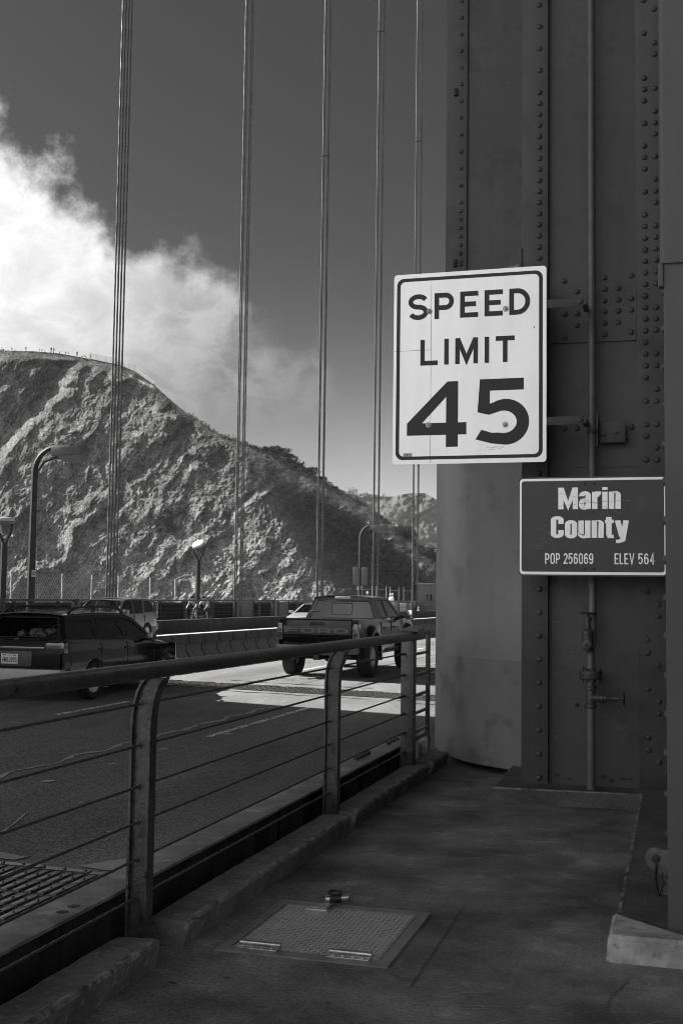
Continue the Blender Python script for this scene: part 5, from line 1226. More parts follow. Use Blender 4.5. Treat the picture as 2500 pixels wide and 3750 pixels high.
def bicycle(loc, rz, label):
    g = thing('bicycle', label, 'bicycle', loc, rz, 'bicycles on the far sidewalk')
    for y in (-.50, .52):
        w_ = thing_part('wheel', g, (0, y, .335)); mb = MB(); mb.lathe([(.325+.014*math.cos(t), .014*math.sin(t)) for t in np.linspace(0, 2*math.pi, 7)[:-1]], 28, (0, 0, 0), 'X', closed=True); mb.build('tyre', MATS['rubber'], w_)
        mb = MB()
        for k in range(12): a = k*math.pi/6; mb.tube([(0, 0, 0), (0, .31*math.cos(a), .31*math.sin(a))], .002, 4)
        mb.lathe([(.02, -.04), (.02, .04)], 8, (0, 0, 0), 'X'); mb.build('spokes', MATS['rim_alloy'], w_)
    mb = MB(); bb, st, hd = (0, -.08, .28), (0, -.24, .82), (0, .38, .86)
    for a, b in ((bb, st), (st, hd), (bb, (0, .40, .78)), ((0, -.5, .335), bb), ((0, -.5, .335), st), ((0, .36, .92), (0, .52, .335)), (st, (0, -.27, .92))): mb.tube([a, b], .017, 8)
    mb.build('frame', MATS['paint_dark'], g)
    mb = MB(); mb.tube([(-.2, .52, .95), (-.2, .42, .97), (0, .38, .97), (.2, .42, .97), (.2, .52, .95)], .013, 8); mb.build('handlebar', MATS['trim_black'], g)
    mb = MB(); mb.box(-.06, .06, -.40, -.15, .92, .96, 0, .015); mb.build('saddle', MATS['trim_black'], g)
    mb = MB(); mb.tube([(-.09, -.04, .34), (-.05, -.04, .34), (-.05, -.12, .22), (.05, -.12, .22), (.09, -.12, .17)], .01, 6); mb.build('crank', MATS['trim_black'], g)
def rider(loc, rz, label, shirt):
    g = thing('person', label, 'person', loc, rz, 'cyclists on the far sidewalk'); figure(MATS['skin'], g, RIDE)
    J = RIDE
    skinned('shirt', shirt, g, [J['pelvis'], J['waist'], J['chest'], J['shl'], tuple(lerp(a, b, .6) for a, b in zip(J['shl'], J['ell'])), J['shr'], tuple(lerp(a, b, .6) for a, b in zip(J['shr'], J['elr']))], [(0, 1), (1, 2), (2, 3), (3, 4), (2, 5), (5, 6)], [.14, .145, (.18, .14), .075, .062, .075, .062])
    skinned('shorts', MATS['clothes_dark'], g, [J['pelvis'], J['hil'], J['knl'], J['hir'], J['knr']], [(0, 1), (1, 2), (0, 3), (3, 4)], [.145, .10, .072, .10, .072])
    mb = MB(); mb.lathe([(.115, -.02), (.12, .02), (.10, .08), (.05, .115), (.0001, .12)], 14, (0, .285, 1.51)); mb.build('helmet', MATS['clothes_dark'], g)
    for n in ('anl', 'anr'):
        p = J[n]; mb = MB(); mb.box(p[0]-.045, p[0]+.045, p[1]-.07, p[1]+.19, p[2]-.09, p[2]+.01, 0, .03); mb.build('shoe', MATS['clothes_pale'], g)
bicycle((-23.0, 53.4, .02), math.pi-.08, 'road bicycle ridden ahead of the other one toward the camera')
rider((-23.0, 53.4, .02), math.pi-.08, 'cyclist with bare pale arms leading on the far sidewalk in a dark helmet', MATS['clothes_mid'])
bicycle((-23.05, 54.9, .02), math.pi-.05, 'road bicycle following close behind the leading bicycle')
rider((-23.05, 54.9, .02), math.pi-.05, 'second cyclist in a white shirt riding close behind the first', MATS['clothes_pale'])

def standing(loc, rz, label, clothes, group, sc=1.0, hat=None, J=None, legs=None):
    g = thing('person', label, 'person', loc, rz, group); g.scale = (sc, sc, sc); J = J or STAND; figure(clothes, g, J)
    hd = J['head']; mb = MB(); mb.lathe([(.06, -.09), (.085, -.03), (.09, .02), (.07, .075), (.0001, .1)], 10, (hd[0], hd[1]+.012, hd[2])); mb.build('head', MATS['skin'], g)
    mb = MB(); mb.lathe([(.12, .015), (.105, .03), (.1, .07), (.06, .12), (.0001, .13)] if hat else [(.095, -.03), (.1, .03), (.075, .09), (.0001, .11)], 10, (hd[0], hd[1]-.01, hd[2])); mb.build('hard_hat' if hat else 'hair', hat or MATS['clothes_dark'], g)
    if legs: skinned('trousers', legs, g, [J['pelvis'], J['hil'], J['knl'], J['anl'], J['hir'], J['knr'], J['anr']], [(0, 1), (1, 2), (2, 3), (0, 4), (4, 5), (5, 6)], [.14, .10, .075, .06, .10, .075, .06])
    return g
# the work site on the far sidewalk, right of the pickup
LEAN = dict(STAND); LEAN.update(wrr=(.2, .35, 1.15), har=(.18, .42, 1.2), elr=(.27, .12, 1.12), wrl=(-.1, .32, 1.1), hal=(-.06, .4, 1.12), ell=(-.25, .1, 1.12))
standing((-23.2, 87.5, .35), 2.2, 'worker in a pale hard hat bending over at the work site past the pickup', MATS['clothes_mid'], 'workers at the site', 1.0, MATS['helmet_pale'], LEAN, MATS['clothes_dark'])
standing((-23.6, 96.6, .25), 2.6, 'worker reaching across the pale machinery at the work site', MATS['clothes_pale'], 'workers at the site', 1.0, MATS['helmet_pale'], LEAN, MATS['clothes_mid'])
standing((-24.0, 99.0, .3), 2.0, 'worker standing behind the second scaffold at the work site', MATS['clothes_pale'], 'workers at the site', 1.0, MATS['helmet_pale'], None, MATS['clothes_mid'])
def scaffold(loc, label):
    g = thing('scaffold', label, 'scaffold', loc, 0, 'scaffolds on the far sidewalk'); m = mat('scaffold_steel', .25, .5)
    for x in (-.6, .6):
        for y in (-1.6, 1.6): mb = MB(); mb.tube([(x, y, 0), (x, y, 2.6)], .03, 6); mb.build('upright', m, g)
        for z in (1.25, 2.3): mb = MB(); mb.tube([(x, -1.6, z), (x, 1.6, z)], .028, 6); mb.build('rail', m, g)
    mb = MB(); mb.box(-.6, .6, -1.6, 1.6, .9, .95); mb.build('deck_board', MATS['panel_pale'], g)
scaffold((-23.6, 91.0, 0), 'light tube scaffold nearer the pickup cab'); scaffold((-23.6, 100.5, 0), 'light tube scaffold farther from the pickup, by the shed')
def crate(loc, rz, dims, label, name, m):
    g = thing(name, label, name.replace('_', ' '), loc, rz); a, b, c = dims
    mb = MB(); mb.box(-a/2, a/2, -b/2, b/2, .12, c, 0, .06); mb.build('tank', m, g)
    mb = MB()
    for x in (-a/2-.02, a/2+.02):
        for y in np.linspace(-b/2, b/2, 4): mb.tube([(x, y, .05), (x, y, c)], .015, 5)
    for z in np.linspace(.2, c, 4): mb.tube([(-a/2-.03, -b/2-.03, z), (a/2+.03, -b/2-.03, z), (a/2+.03, b/2+.03, z), (-a/2-.03, b/2+.03, z)], .015, 5, close=True)
    mb.build('cage', MATS['galvanised'], g); mb = MB(); mb.box(-a/2, a/2, -b/2, b/2, 0, .10); mb.build('pallet', MATS['clothes_mid'], g)
crate((-23.2, 94.6, .0), .1, (1.1, 1.8, 1.35), 'pale caged water tank at the work site', 'water_tank', MATS['white_lamp'])
crate((-23.3, 89.5, .0), 0, (.9, 1.0, 1.3), 'smaller caged tank beside the bending worker', 'storage_tank', MATS['panel_pale'])
crate((-23.2, 99.6, .0), 0, (1.0, 2.2, 1.2), 'wide caged machine with white covers below the second scaffold', 'generator', MATS['clothes_pale'])
for (x, y, l) in ((-22.7, 90.9, 'white-banded traffic cone by the smaller tank'), (-22.7, 103.6, 'white-banded traffic cone nearest the tower edge')):
    g = thing('traffic_cone', l, 'traffic cone', (x, y, .2), 0, 'traffic cones at the site'); mb = MB(); mb.box(-.2, .2, -.2, .2, 0, .04); mb.lathe([(.15, .04), (.03, .8), (.0001, .8)], 14); mb.build('cone', MATS['clothes_mid'], g)
    mb = MB(); mb.lathe([(.125, .25), (.09, .48)], 14, (0, 0, 0)); mb.lathe([(.08, .55), (.06, .68)], 14); mb.build('band', MATS['white_lamp'], g)
g = thing('site_shed', 'grey metal site shed with one small window beside the tower edge', 'shed', (-23.2, 112.5, 0))
mb = MB(); mb.panel([(-1.2, 0), (1.2, 0), (1.2, 3.0), (-1.2, 3.0)], [[(-.25, 1.35), (.45, 1.35), (.45, 2.05), (-.25, 2.05)]], lambda x, z: (x, -2, z), lambda x, z: (x, -1.9, z))
mb.box(1.1, 1.2, -1.899, 2, 0, 3); mb.box(-1.2, -1.1, -1.899, 2, 0, 3); mb.box(-1.0999, 1.0999, 1.9, 2, 0, 3)
for k in range(11): mb.box(-1.19+k*.23, -1.15+k*.23, -2.02, -2.0001, 0, 1.3)
mb.build('wall', MATS['lantern_paint'], g); mb = MB(); mb.box(-1.3, 1.3, -2.1, 2.1, 3.0, 3.12, 0, .02); mb.build('roof', MATS['panel_pale'], g)
mb = MB(); mb.box(-.25, .45, -1.96, -1.94, 1.35, 2.05); mb.build('window', MATS['dark_glass'], g)
# ------------------------------------------------------------------ terrain: one big sheet of water, the near headland, the far ridge
mb = MB(); mb.add([(-1450, -240, -62), (480, -240, -62), (480, 2250, -62), (-1450, 2250, -62)], [(0, 1, 2, 3)])
structure(mb.build('bay_water', mat('sea', .05, .15, .2, .02), smooth=0))

PERM = rng.permutation(512).astype(np.int64); GR = rng.random((512, 2))*2-1
GR /= np.linalg.norm(GR, axis=1)[:, None]
def perlin(x, y):
    xi, yi = np.floor(x).astype(np.int64), np.floor(y).astype(np.int64); xf, yf = x-xi, y-yi
    u, v_ = xf**3*(xf*(xf*6-15)+10), yf**3*(yf*(yf*6-15)+10)
    def g(i, j):
        h = PERM[(PERM[(xi+i) & 511]+(yi+j)) & 511]; q = GR[h]; return q[..., 0]*(xf-i)+q[..., 1]*(yf-j)
    return ((g(0, 0)*(1-u)+g(1, 0)*u)*(1-v_)+(g(0, 1)*(1-u)+g(1, 1)*u)*v_)*1.5
def fbm(x, y, o=4, r=.5):
    s = np.zeros_like(x); a = 1.0
    for k in range(o): s += a*perlin(x*2**k+k*17.3, y*2**k+k*9.1); a *= r
    return s
def ridged(x, y, o=3, r=.5):
    s = np.zeros_like(x); a = 1.0
    for k in range(o): s += a*(1-2*np.abs(perlin(x*2**k+k*31.7, y*2**k+k*5.3))); a *= r
    return s
def sstep(a, b, x): t = np.clip((x-a)/(b-a), 0, 1); return t*t*(3-2*t)

# The headland is laid out by bearing (degrees left of the bridge axis) and slope height, and stands 240-420 m off.
def bearing(p):      # p: survey column -> (bearing, ...)
    return 16.2-np.degrees(np.arctan((p-784.0)/2670.0))
SIL = np.array([(-260, 850), (-120, 818), (0, 822), (60, 820), (120, 822), (200, 832), (260, 842), (300, 856), (345, 886), (400, 933), (440, 962), (500, 1000), (540, 1011), (570, 1024), (600, 1032), (640, 1048), (690, 1080), (720, 1092), (760, 1116), (800, 1140), (830, 1156), (880, 1192), (940, 1236), (1003, 1286), (1080, 1330), (1200, 1372), (1360, 1400)], float)
SPN = np.array([(1000, 545), (1030, 575), (1100, 618), (1180, 628), (1260, 690), (1320, 735), (1380, 785), (1500, 860)], float)   # slope height -> column of the lit ridge line
HZ = lambda p: 1382.5-.0134*(1559-p)
def headland():
    cols = np.arange(-240, 1330, 1.55); top = np.interp(cols, SIL[:, 0], SIL[:, 1])
    nf = 330; tt = np.linspace(0, 1, nf)
    low = 1470.0
    P = np.repeat(cols[None, :], nf, 0); Y = low+(top[None, :]-low)*tt[:, None]
    el = (HZ(P)-Y)/2670.0                                  # tangent of the rise seen from the deck
    v = el*290
    sp = np.interp(Y, SPN[:, 0], SPN[:, 1])+fbm(Y/60, P*0+3.3, 2)*9
    dl = (P-sp)*.105
    below = Y-top[None, :]                                 # 0 at the skyline
    kr = 1.5*sstep(28, 95, below)+.05; kl = .50
    sft = lambda x: np.log1p(np.exp(np.clip(x/2.0, -30, 30)))*2.0
    r = 262+.92*v+kl*sft(-dl)
    right = np.log1p(np.exp(np.clip(dl/.9, -30, 200)))*.9; r = r+np.minimum(right*kr, 26+.30*right)
    r = r+1.7*sft((-25-P)*.105)
    # a second buttress high on the left, with a shaded bowl behind it
    b2 = np.interp(Y, [830, 865, 960, 1085, 1200], [190, 165, 100, 5, -120])+fbm(Y/36, P*0+7.7, 3)*14
    dl2 = (b2-P)*.105
    m2 = sstep(1180, 1020, Y)*sstep(835, 850, Y)
    r = r+m2*(8*sstep(-.5, 5.5, dl2)-.62*np.clip(dl2-3.5, 0, 14)+2.2*sstep(-9, -2, dl2)*sstep(0, -2, dl2)*0)
    r = r+7.5*sstep(70, 0, below)**2*sstep(540, 680, P)+3.0*sstep(40, 0, below)**2*sstep(680, 540, P)
    # gullies that run down to the left, then bushes and stones
    wx = fbm(P/120, Y/120, 3)*30; wy = fbm(P/120+50, Y/120+9, 3)*30
    a = R(50); q = (P+wx)*math.sin(a)+(Y+wy)*math.cos(a); s_ = -(P+wx)*math.cos(a)+(Y+wy)*math.sin(a)
    qf = (P+.3*wx)*math.sin(a)+(Y+.3*wy)*math.cos(a); sf = -(P+.3*wx)*math.cos(a)+(Y+.3*wy)*math.sin(a)
    def saw(t, k): f = t-np.floor(t); return sstep(0, 1, np.where(f < k, f/k, (1-f)/(1-k)))*.5+.5*np.where(f < k, f/k, (1-f)/(1-k))
    amp = sstep(-3, 7, -dl)*.75+.25
    edge = sstep(0, 30, below)*.9+.1
    m1 = sstep(-.35, .45, fbm(P/150+3, Y/120, 2)); m2_ = sstep(-.3, .5, fbm(P/70+13, Y/60, 2))
    r = r-amp*edge*(2.6*(.35+.65*m1)*saw(q/118+.22*perlin(s_/190, q/400), .72)+1.15*m2_*saw(q/47+.5*perlin(s_/70+4, q/160), .66))
    r = r-edge*(.55*fbm(qf/22, sf/48, 2)+.30*fbm(P/15, Y/11, 2)+.36*np.abs(fbm(qf/9+9, sf/14, 2))*1.6+.18*np.abs(perlin(P/4.6, Y/3.6)))-.05*fbm(P/3.3, Y/2.7, 2)
    r = r+right*.05*fbm(P/30, Y/22, 3)
    az = np.radians(16.2-np.degrees(np.arctan((P-784.0)/2670.0)))
    hr = r
    X_, Y_, Z_ = -hr*np.sin(az), hr*np.cos(az), EYE+el*hr
    # fall away behind the skyline
    rows = [np.stack([X_, Y_, Z_], -1)]
    for k, (dr, dz) in enumerate(((2, -.25), (6, -1.2), (16, -5), (40, -18), (90, -45), (150, -75))):
        h2 = hr[-1]+dr; rows.append(np.stack([-h2*np.sin(az[-1]), h2*np.cos(az[-1]), Z_[-1]+dz+.3*fbm(cols/5, cols*0+k, 2)], -1)[None])
    V = np.concatenate(rows, 0); nr, nc = V.shape[:2]
    idx = np.arange(nr*nc).reshape(nr, nc)
    F = np.stack([idx[:-1, :-1], idx[:-1, 1:], idx[1:, 1:], idx[1:, :-1]], -1).reshape(-1, 4)
    me = bpy.data.meshes.new('headland'); me.vertices.add(nr*nc); me.vertices.foreach_set('co', V.reshape(-1).astype(np.float32))
    me.loops.add(F.size); me.loops.foreach_set('vertex_index', F.reshape(-1).astype(np.int32)); me.polygons.add(len(F)); me.polygons.foreach_set('loop_start', np.arange(0, F.size, 4, dtype=np.int32)); me.polygons.foreach_set('loop_total', np.full(len(F), 4, np.int32))
    me.update(); me.validate(); me.shade_smooth()
    # ground cover as a vertex attribute: scrub, dry grass, bare rock
    nz = fbm(qf/24, sf/50, 4)+.5*fbm(P/7, Y/6, 2); rock = sstep(.42, .85, ridged(q/40+11, s_/80, 3)*.55+fbm(P/20+5, Y/30, 3)*.55)*sstep(0, 60, below)*sstep(-3, 6, -dl)
    lowr = sstep(1180, 1330, Y)*sstep(-6, 10, -dl)
    c = .112+.036*np.clip(nz, -1, 1)+.035*lowr
    c = c*(1+.30*fbm(P/3.6, Y/3.0, 2))*(1-.30*sstep(.10, .45, fbm(qf/11+60, sf/16, 2)))
    c = c+rock*.05+lowr*.07*np.clip(fbm(P/9, Y/9, 3)+.3, 0, 1)
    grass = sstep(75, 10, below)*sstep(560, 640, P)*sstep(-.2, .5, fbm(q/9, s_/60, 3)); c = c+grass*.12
    spine = np.exp(-((dl-1.0)/2.2)**2)*sstep(1080, 1200, Y); c = c+spine*.07  # ridge line painted lighter as a crisp highlight
    path = np.exp(-((Y-(868+(P-290)*.45))/3.2)**2)*sstep(283, 292, P)*sstep(352, 342, P); c = c+path*.55
    path2 = np.exp(-((Y-(862+(P-165)*.16))/4)**2)*sstep(150, 180, P)*sstep(300, 240, P); c = c+path2*.10
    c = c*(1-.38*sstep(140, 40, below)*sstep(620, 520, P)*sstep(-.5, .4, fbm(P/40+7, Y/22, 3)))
    right_slope = sstep(4, 14, dl)*sstep(60, 120, below); c = c*(1-.4*right_slope)  # darker right of the ridge line, below the skyline band
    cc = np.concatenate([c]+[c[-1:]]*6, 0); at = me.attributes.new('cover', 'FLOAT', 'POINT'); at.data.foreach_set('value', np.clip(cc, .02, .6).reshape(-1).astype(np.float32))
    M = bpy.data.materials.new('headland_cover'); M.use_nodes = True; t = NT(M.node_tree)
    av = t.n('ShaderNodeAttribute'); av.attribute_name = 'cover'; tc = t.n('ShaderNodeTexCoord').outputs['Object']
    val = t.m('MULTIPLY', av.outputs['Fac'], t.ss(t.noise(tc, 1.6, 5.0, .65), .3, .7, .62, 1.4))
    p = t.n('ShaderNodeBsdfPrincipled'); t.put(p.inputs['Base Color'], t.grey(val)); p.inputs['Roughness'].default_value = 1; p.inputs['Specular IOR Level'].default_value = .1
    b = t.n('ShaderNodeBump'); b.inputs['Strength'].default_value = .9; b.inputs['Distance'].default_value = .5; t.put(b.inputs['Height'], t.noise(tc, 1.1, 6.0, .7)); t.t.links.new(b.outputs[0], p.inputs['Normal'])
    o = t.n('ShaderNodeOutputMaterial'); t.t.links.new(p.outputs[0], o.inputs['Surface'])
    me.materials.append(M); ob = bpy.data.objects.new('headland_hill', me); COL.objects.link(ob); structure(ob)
    return V[:nf], P, Y, dl, below, rock
HV, HP, HY, HD, HB, HR = headland()

def leaf_clumps(name, pts, sizes, per, m, flat=.7, lift=.35):
    """a cloud of small leaf-sized faces round each point"""
    n = len(pts); N = n*per; base = np.repeat(pts, per, 0); sz = np.repeat(sizes, per)
    d = rng.normal(size=(N, 3)); d /= np.linalg.norm(d, axis=1)[:, None]; d[:, 2] = np.abs(d[:, 2])*flat
    c = base+d*(sz*rng.uniform(.45, 1.0, N))[:, None]; c[:, 2] += sz*lift*.3
    a = rng.normal(size=(N, 3)); a /= np.linalg.norm(a, axis=1)[:, None]; b = np.cross(a, d+rng.normal(size=(N, 3))*.4); b /= np.linalg.norm(b, axis=1)[:, None]+1e-6
    h = (sz*rng.uniform(.16, .34, N))[:, None]
    V = np.stack([c-a*h, c-b*h*.6, c+a*h, c+b*h*.6], 1).reshape(-1, 3)
    me = bpy.data.meshes.new(name); me.vertices.add(N*4); me.vertices.foreach_set('co', V.reshape(-1).astype(np.float32))
    me.loops.add(N*4); me.loops.foreach_set('vertex_index', np.arange(N*4, dtype=np.int32)); me.polygons.add(N); me.polygons.foreach_set('loop_start', np.arange(0, N*4, 4, dtype=np.int32)); me.polygons.foreach_set('loop_total', np.full(N, 4, np.int32))
    me.update(); me.validate(); me.materials.append(m); o = bpy.data.objects.new(name, me); COL.objects.link(o); return o
def leaf_mat(name, v, var=.45, sc=.5):
    M = bpy.data.materials.new(name); M.use_nodes = True; MATS[name] = M; t = NT(M.node_tree); tc = t.n('ShaderNodeTexCoord').outputs['Object']
    val = t.m('MULTIPLY', v, t.ss(t.noise(tc, sc, 4.0, .6), .3, .7, 1-var, 1+var))
    d = t.n('ShaderNodeBsdfDiffuse'); t.put(d.inputs['Color'], t.grey(val)); tl = t.n('ShaderNodeBsdfTranslucent'); t.put(tl.inputs['Color'], t.grey(val)); mx = t.n('ShaderNodeMixShader'); mx.inputs[0].default_value = .25
    t.t.links.new(d.outputs[0], mx.inputs[1]); t.t.links.new(tl.outputs[0], mx.inputs[2]); o = t.n('ShaderNodeOutputMaterial'); t.t.links.new(mx.outputs[0], o.inputs['Surface']); return M
leaf_mat('scrub_leaf', .11); leaf_mat('dark_leaf', .05); leaf_mat('dry_grass', .20)
# scrub over the slopes: nobody could count it
w_ = (.35+.65*(fbm(HP/30+70, HY/24, 3) > -.05))*(1-HR*.9)*(HY < 1400); w_[:, :100] *= .15; w_ = np.clip(w_, 0, None); w_ *= np.where((HP > 590) & (HB < 70), .15, 1.0)
ii = rng.choice(w_.size, 9500, replace=False, p=(w_/w_.sum()).reshape(-1)); fl = HV.reshape(-1, 3)
tag(leaf_clumps('hillside_scrub', fl[ii], rng.uniform(.22, .5, len(ii))*np.where(rng.random(len(ii)) < .05, 2.2, 1), 9, MATS['scrub_leaf']), None, None, None, 'stuff')
gi = np.where((HB.reshape(-1) < 90) & (HP.reshape(-1) > 560) & (HP.reshape(-1) < 1020))[0]; gi = rng.choice(gi, 9500, replace=False)
tag(leaf_clumps('dry_grass', fl[gi], rng.uniform(.25, .6, len(gi)), 9, MATS['dry_grass'], 1.2), None, None, None, 'stuff')

# far ridge across the valley
def far_ridge():
    S2 = np.array([(300, 1300), (560, 1250), (700, 1190), (780, 1148), (820, 1142), (900, 1140), (940, 1133), (975, 1133), (1003, 1148), (1080, 1190), (1200, 1240), (1400, 1330)], float)
    cols = np.arange(300, 1400, 2.2); top = np.interp(cols, S2[:, 0], S2[:, 1]); nf = 130; tt = np.linspace(0, 1, nf); low = 1440.
    P = np.repeat(cols[None, :], nf, 0); Y = low+(top[None, :]-low)*tt[:, None]; el = (HZ(P)-Y)/2670.
    below = Y-top[None, :]
    r = 1000+el*1150*1.3+30*ridged((P+Y*.5)/120, (Y-P*.2)/150, 3)*-.35-4*fbm(P/22, Y/16, 3)-.8*fbm(P/4, Y/3, 2)
    az = np.radians(bearing(P)); X_, Y_, Z_ = -r*np.sin(az), r*np.cos(az), EYE+el*r
    rows = [np.stack([X_, Y_, Z_], -1)]
    for dr, dz in ((15, -2), (60, -14), (200, -90), (420, -190)): h2 = r[-1]+dr; rows.append(np.stack([-h2*np.sin(az[-1]), h2*np.cos(az[-1]), Z_[-1]+dz], -1)[None])
    V = np.concatenate(rows, 0); mb = MB(); nr, nc = V.shape[:2]; mb.v = [tuple(p) for p in V.reshape(-1, 3)]; idx = np.arange(nr*nc).reshape(nr, nc)
    mb.f = np.stack([idx[:-1, :-1], idx[:-1, 1:], idx[1:, 1:], idx[1:, :-1]], -1).reshape(-1, 4).tolist(); mb.mi = [0]*len(mb.f)
    structure(mb.build('far_ridge', mat('far_cover', .095, 1.0, .22, .035, .8, .25, spec=.05, bdist=3), smooth=80, fix=False))
    return V[:nf], P, Y, below
FV, FP, FY, FB = far_ridge()
w2 = (fbm(FP/30+3, FY/16, 3) > .1)*(FY > 1160)*1.0; jj = rng.choice(w2.size, 3000, replace=False, p=(w2/w2.sum()).reshape(-1))
tag(leaf_clumps('far_scrub', FV.reshape(-1, 3)[jj], rng.uniform(1.5, 4.0, len(jj)), 9, MATS['scrub_leaf']), None, None, None, 'stuff')

# trees and large shrubs along the skyline
def hill_point(p, row=-1):
    c = int(round((p+240)/1.55)); return Vector(HV[row, c])
def far_point(p, row=-1): return Vector(FV[row, int(round((p-300)/2.2))])
def tree(name, base, h, wd, label, cat, group, dark=True, n=46, per=22, lean=0.0):
    g = thing(name, label, cat, tuple(base), random.uniform(0, 6), group)
    mb = MB(); mb.tube([(0, 0, -.6), (lean*.1, 0, h*.25), (lean*.3, .1*wd, h*.55)], [h*.035, h*.026, h*.012], 7)
    for k in range(6):
        a = k*1.05+random.random(); mb.tube([(lean*.1, 0, h*.22+.05*h*(k % 3)), (wd*.25*math.cos(a), wd*.25*math.sin(a), h*.5), (wd*.42*math.cos(a), wd*.42*math.sin(a), h*.72)], [h*.016, h*.010, h*.004], 5)
    mb.build('trunk', mat('bark', .06, .9, .3, 3.0), g)
    t = rng.uniform(0, 2*math.pi, n); rad = np.sqrt(rng.uniform(0, 1, n))*wd*.5; zz = rng.uniform(.28, .92, n); rad *= np.sqrt(np.clip(1.15-((zz-.5)/.6)**2, .1, 1))
    pts = np.stack([rad*np.cos(t)+lean*zz, rad*np.sin(t), zz*h], -1)
    o = leaf_clumps('crown', pts, rng.uniform(.12, .24, n)*wd, per, MATS['dark_leaf'] if dark else MATS['scrub_leaf'], 1.0, 0); o.parent = g
    return g
G1 = 'shrubs along the headland skyline'
for i, (p, h, wd, l) in enumerate(((612, 2.0, 3.4, 'low rounded shrub at the left end of the dark skyline thicket'), (632, 3.2, 4.4, 'broad dark shrub forming the top of the skyline thicket'), (650, 3.6, 4.2, 'tallest dark shrub in the thicket on the skyline'), (668, 3.3, 4.0, 'dark leafy shrub on the right shoulder of the skyline thicket'), (684, 2.4, 3.2, 'small dark shrub trailing down the right end of the thicket'),
        (704, 2.0, 3.0, 'low open bush between the thicket and the lone skyline tree'), (722, 3.4, 3.0, 'lone airy tree on the skyline crossed by suspender ropes'), (738, 1.6, 2.6, 'small low bush just right of the lone skyline tree'), (768, .9, 1.8, 'tiny bush on the bare slope between the lone tree and the far ridge'))):
    tree('shrub', hill_point(p, -2)-Vector((0, 0, .35)), h*.85, wd*.9, l, 'shrub', G1)
for p, rw, h, wd, l in ((925, -18, 5.2, 5.0, 'dark oak half way down the right hand slope beside the ropes'), (938, -14, 4.6, 4.4, 'second dark oak standing just above the first on the right hand slope'), (985, -26, 4.6, 4.2, 'dark tree at the foot of the slope against the curved fairing'), (1000, -16, 4.0, 4.2, 'darkest tree lowest on the skyline, partly behind the fairing')):
    tree('oak_tree', hill_point(p, rw)-Vector((0, 0, .4)), h*.72, wd*.85, l, 'tree', 'trees on the lower headland slope')
for p, h, wd, l, nm in ((808, 24, 17, 'tallest dark conifer at the left end of the far ridge', 'conifer'), (822, 10, 16, 'spreading far tree beside the tall conifer', 'broadleaf_tree'), (838, 13, 13, 'pointed far tree in the middle of the ridge grove', 'conifer'), (850, 10, 14, 'round far tree in the ridge grove', 'broadleaf_tree'), (862, 9, 14, 'low far tree at the right of the ridge grove', 'broadleaf_tree'), (874, 6, 9, 'last small far tree of the grove', 'broadleaf_tree'), (881, 13, 5, 'thin lone conifer standing apart on the far ridge', 'conifer'), (897, 4, 8, 'tiny bush alone on the far ridge', 'broadleaf_tree')):
    tree(nm, far_point(p, -3)-Vector((0, 0, 1)), h*.55, wd*.6, l, 'tree', 'trees on the far ridge', False, 40, 16)
for p, y_, l in ((372, 1210, 'large rounded bush in the middle of the rocky slope'), (408, 1190, 'large bush beside the gully on the rocky slope'), (385, 1228, 'pale rounded bush just below the other two on the rocky slope')):
    rw = int(np.argmin(np.abs(HY[:, int((p+240)/1.55)]-y_))); tree('shrub', hill_point(p, rw)-Vector((0, 0, .6)), 3.4, 4.2, l, 'shrub', 'bushes on the rocky slope', False, 34, 22)

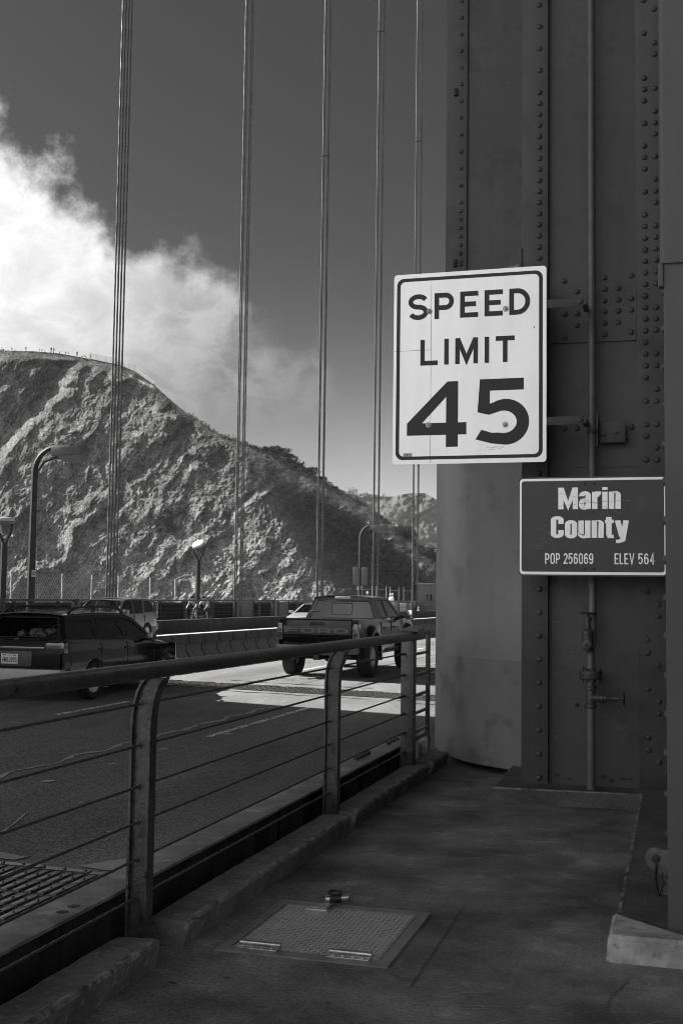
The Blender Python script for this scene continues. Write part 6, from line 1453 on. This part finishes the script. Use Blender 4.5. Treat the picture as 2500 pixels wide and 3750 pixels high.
# overlook on the crest: visitors and a wire fence
def overlook():
    src = None
    for i, (p, sc, l) in enumerate(((13, .8, 'visitor low behind the crest at the very left'), (45, 1.0, 'lone visitor standing on the left part of the crest'), (76, .75, 'visitor farthest left of the small seated row on the crest'), (82, .7, 'visitor seated second in the small row on the crest'), (88, .6, 'smallest visitor in the row on the crest'), (104, 1.25, 'tallest visitor, left one of the close pair on the crest'), (111, 1.2, 'right one of the close pair of visitors on the crest'), (125, .6, 'low visitor just right of the close pair'), (138, .75, 'left visitor of the two before the crest fence'), (145, .75, 'right visitor of the two before the crest fence'), (164, 1.15, 'visitor leaning by the left end of the crest fence'), (196, 1.0, 'visitor standing behind the first fence panel'))):
        b = hill_point(p, -1)+Vector((0, 0, -.05)); m = MATS['clothes_dark']
        if src is None: src = g = standing(tuple(b), i, l, m, 'visitors on the headland crest', sc*.8)
        else:
            g = copy_tree(src); g.location = b; g['label'] = l; g.rotation_euler.z = i*1.3; g.scale = (sc*.8,)*3
    f = thing('crest_fence', 'pale wire fence running along the crest of the headland', 'fence', (0, 0, 0)); pm = MATS['fence_post']
    cols = [178, 194, 212, 231, 250, 262, 285, 300, 312, 324, 336, 348]
    prev = None
    for k, p in enumerate(cols):
        b = hill_point(p, -1); hgt = 1.75 if k < 8 else 1.2
        mb = MB(); mb.tube([b+Vector((0, 0, -.3)), b+Vector((0, 0, hgt))], .04, 5); mb.build('post', pm, f)
        if prev is not None and k not in (1,):
            mb = MB(); A, B = prev, b
            for q in range(6): z = hgt*(q+.5)/6; mb.tube([A+Vector((0, 0, z)), B+Vector((0, 0, z))], .022, 4)
            for q in range(1, 12): P_ = A.lerp(B, q/12); mb.tube([P_, P_+Vector((0, 0, hgt))], .02, 4)
            mb.build('wire_panel', pm, f)
        prev = b
overlook()

ii = rng.integers(430, HV.shape[1]-60, 700); top_ = HV[-1, ii]+np.array([0, 0, -.1])
tag(leaf_clumps('skyline_scrub', top_, rng.uniform(.2, .75, len(ii))*np.where(rng.random(len(ii)) < .12, 1.7, 1), 12, MATS['scrub_leaf'], 1.3), None, None, None, 'stuff')
# sea air between the viewer and the hills
mb = MB(); mb.box(-1500, 500, -250, 2300, -63.5, 99); hz_ = mb.build('haze', mat('haze_air', .5), smooth=0)
M = MATS['haze_air']; t = NT(M.node_tree); vo = t.n('ShaderNodeVolumePrincipled'); vo.inputs['Color'].default_value = (.95, .95, .95, 1); vo.inputs['Density'].default_value = 7e-5
t.t.links.new(vo.outputs[0], t.n('ShaderNodeOutputMaterial').inputs['Volume']); tag(hz_, None, None, None, 'stuff')
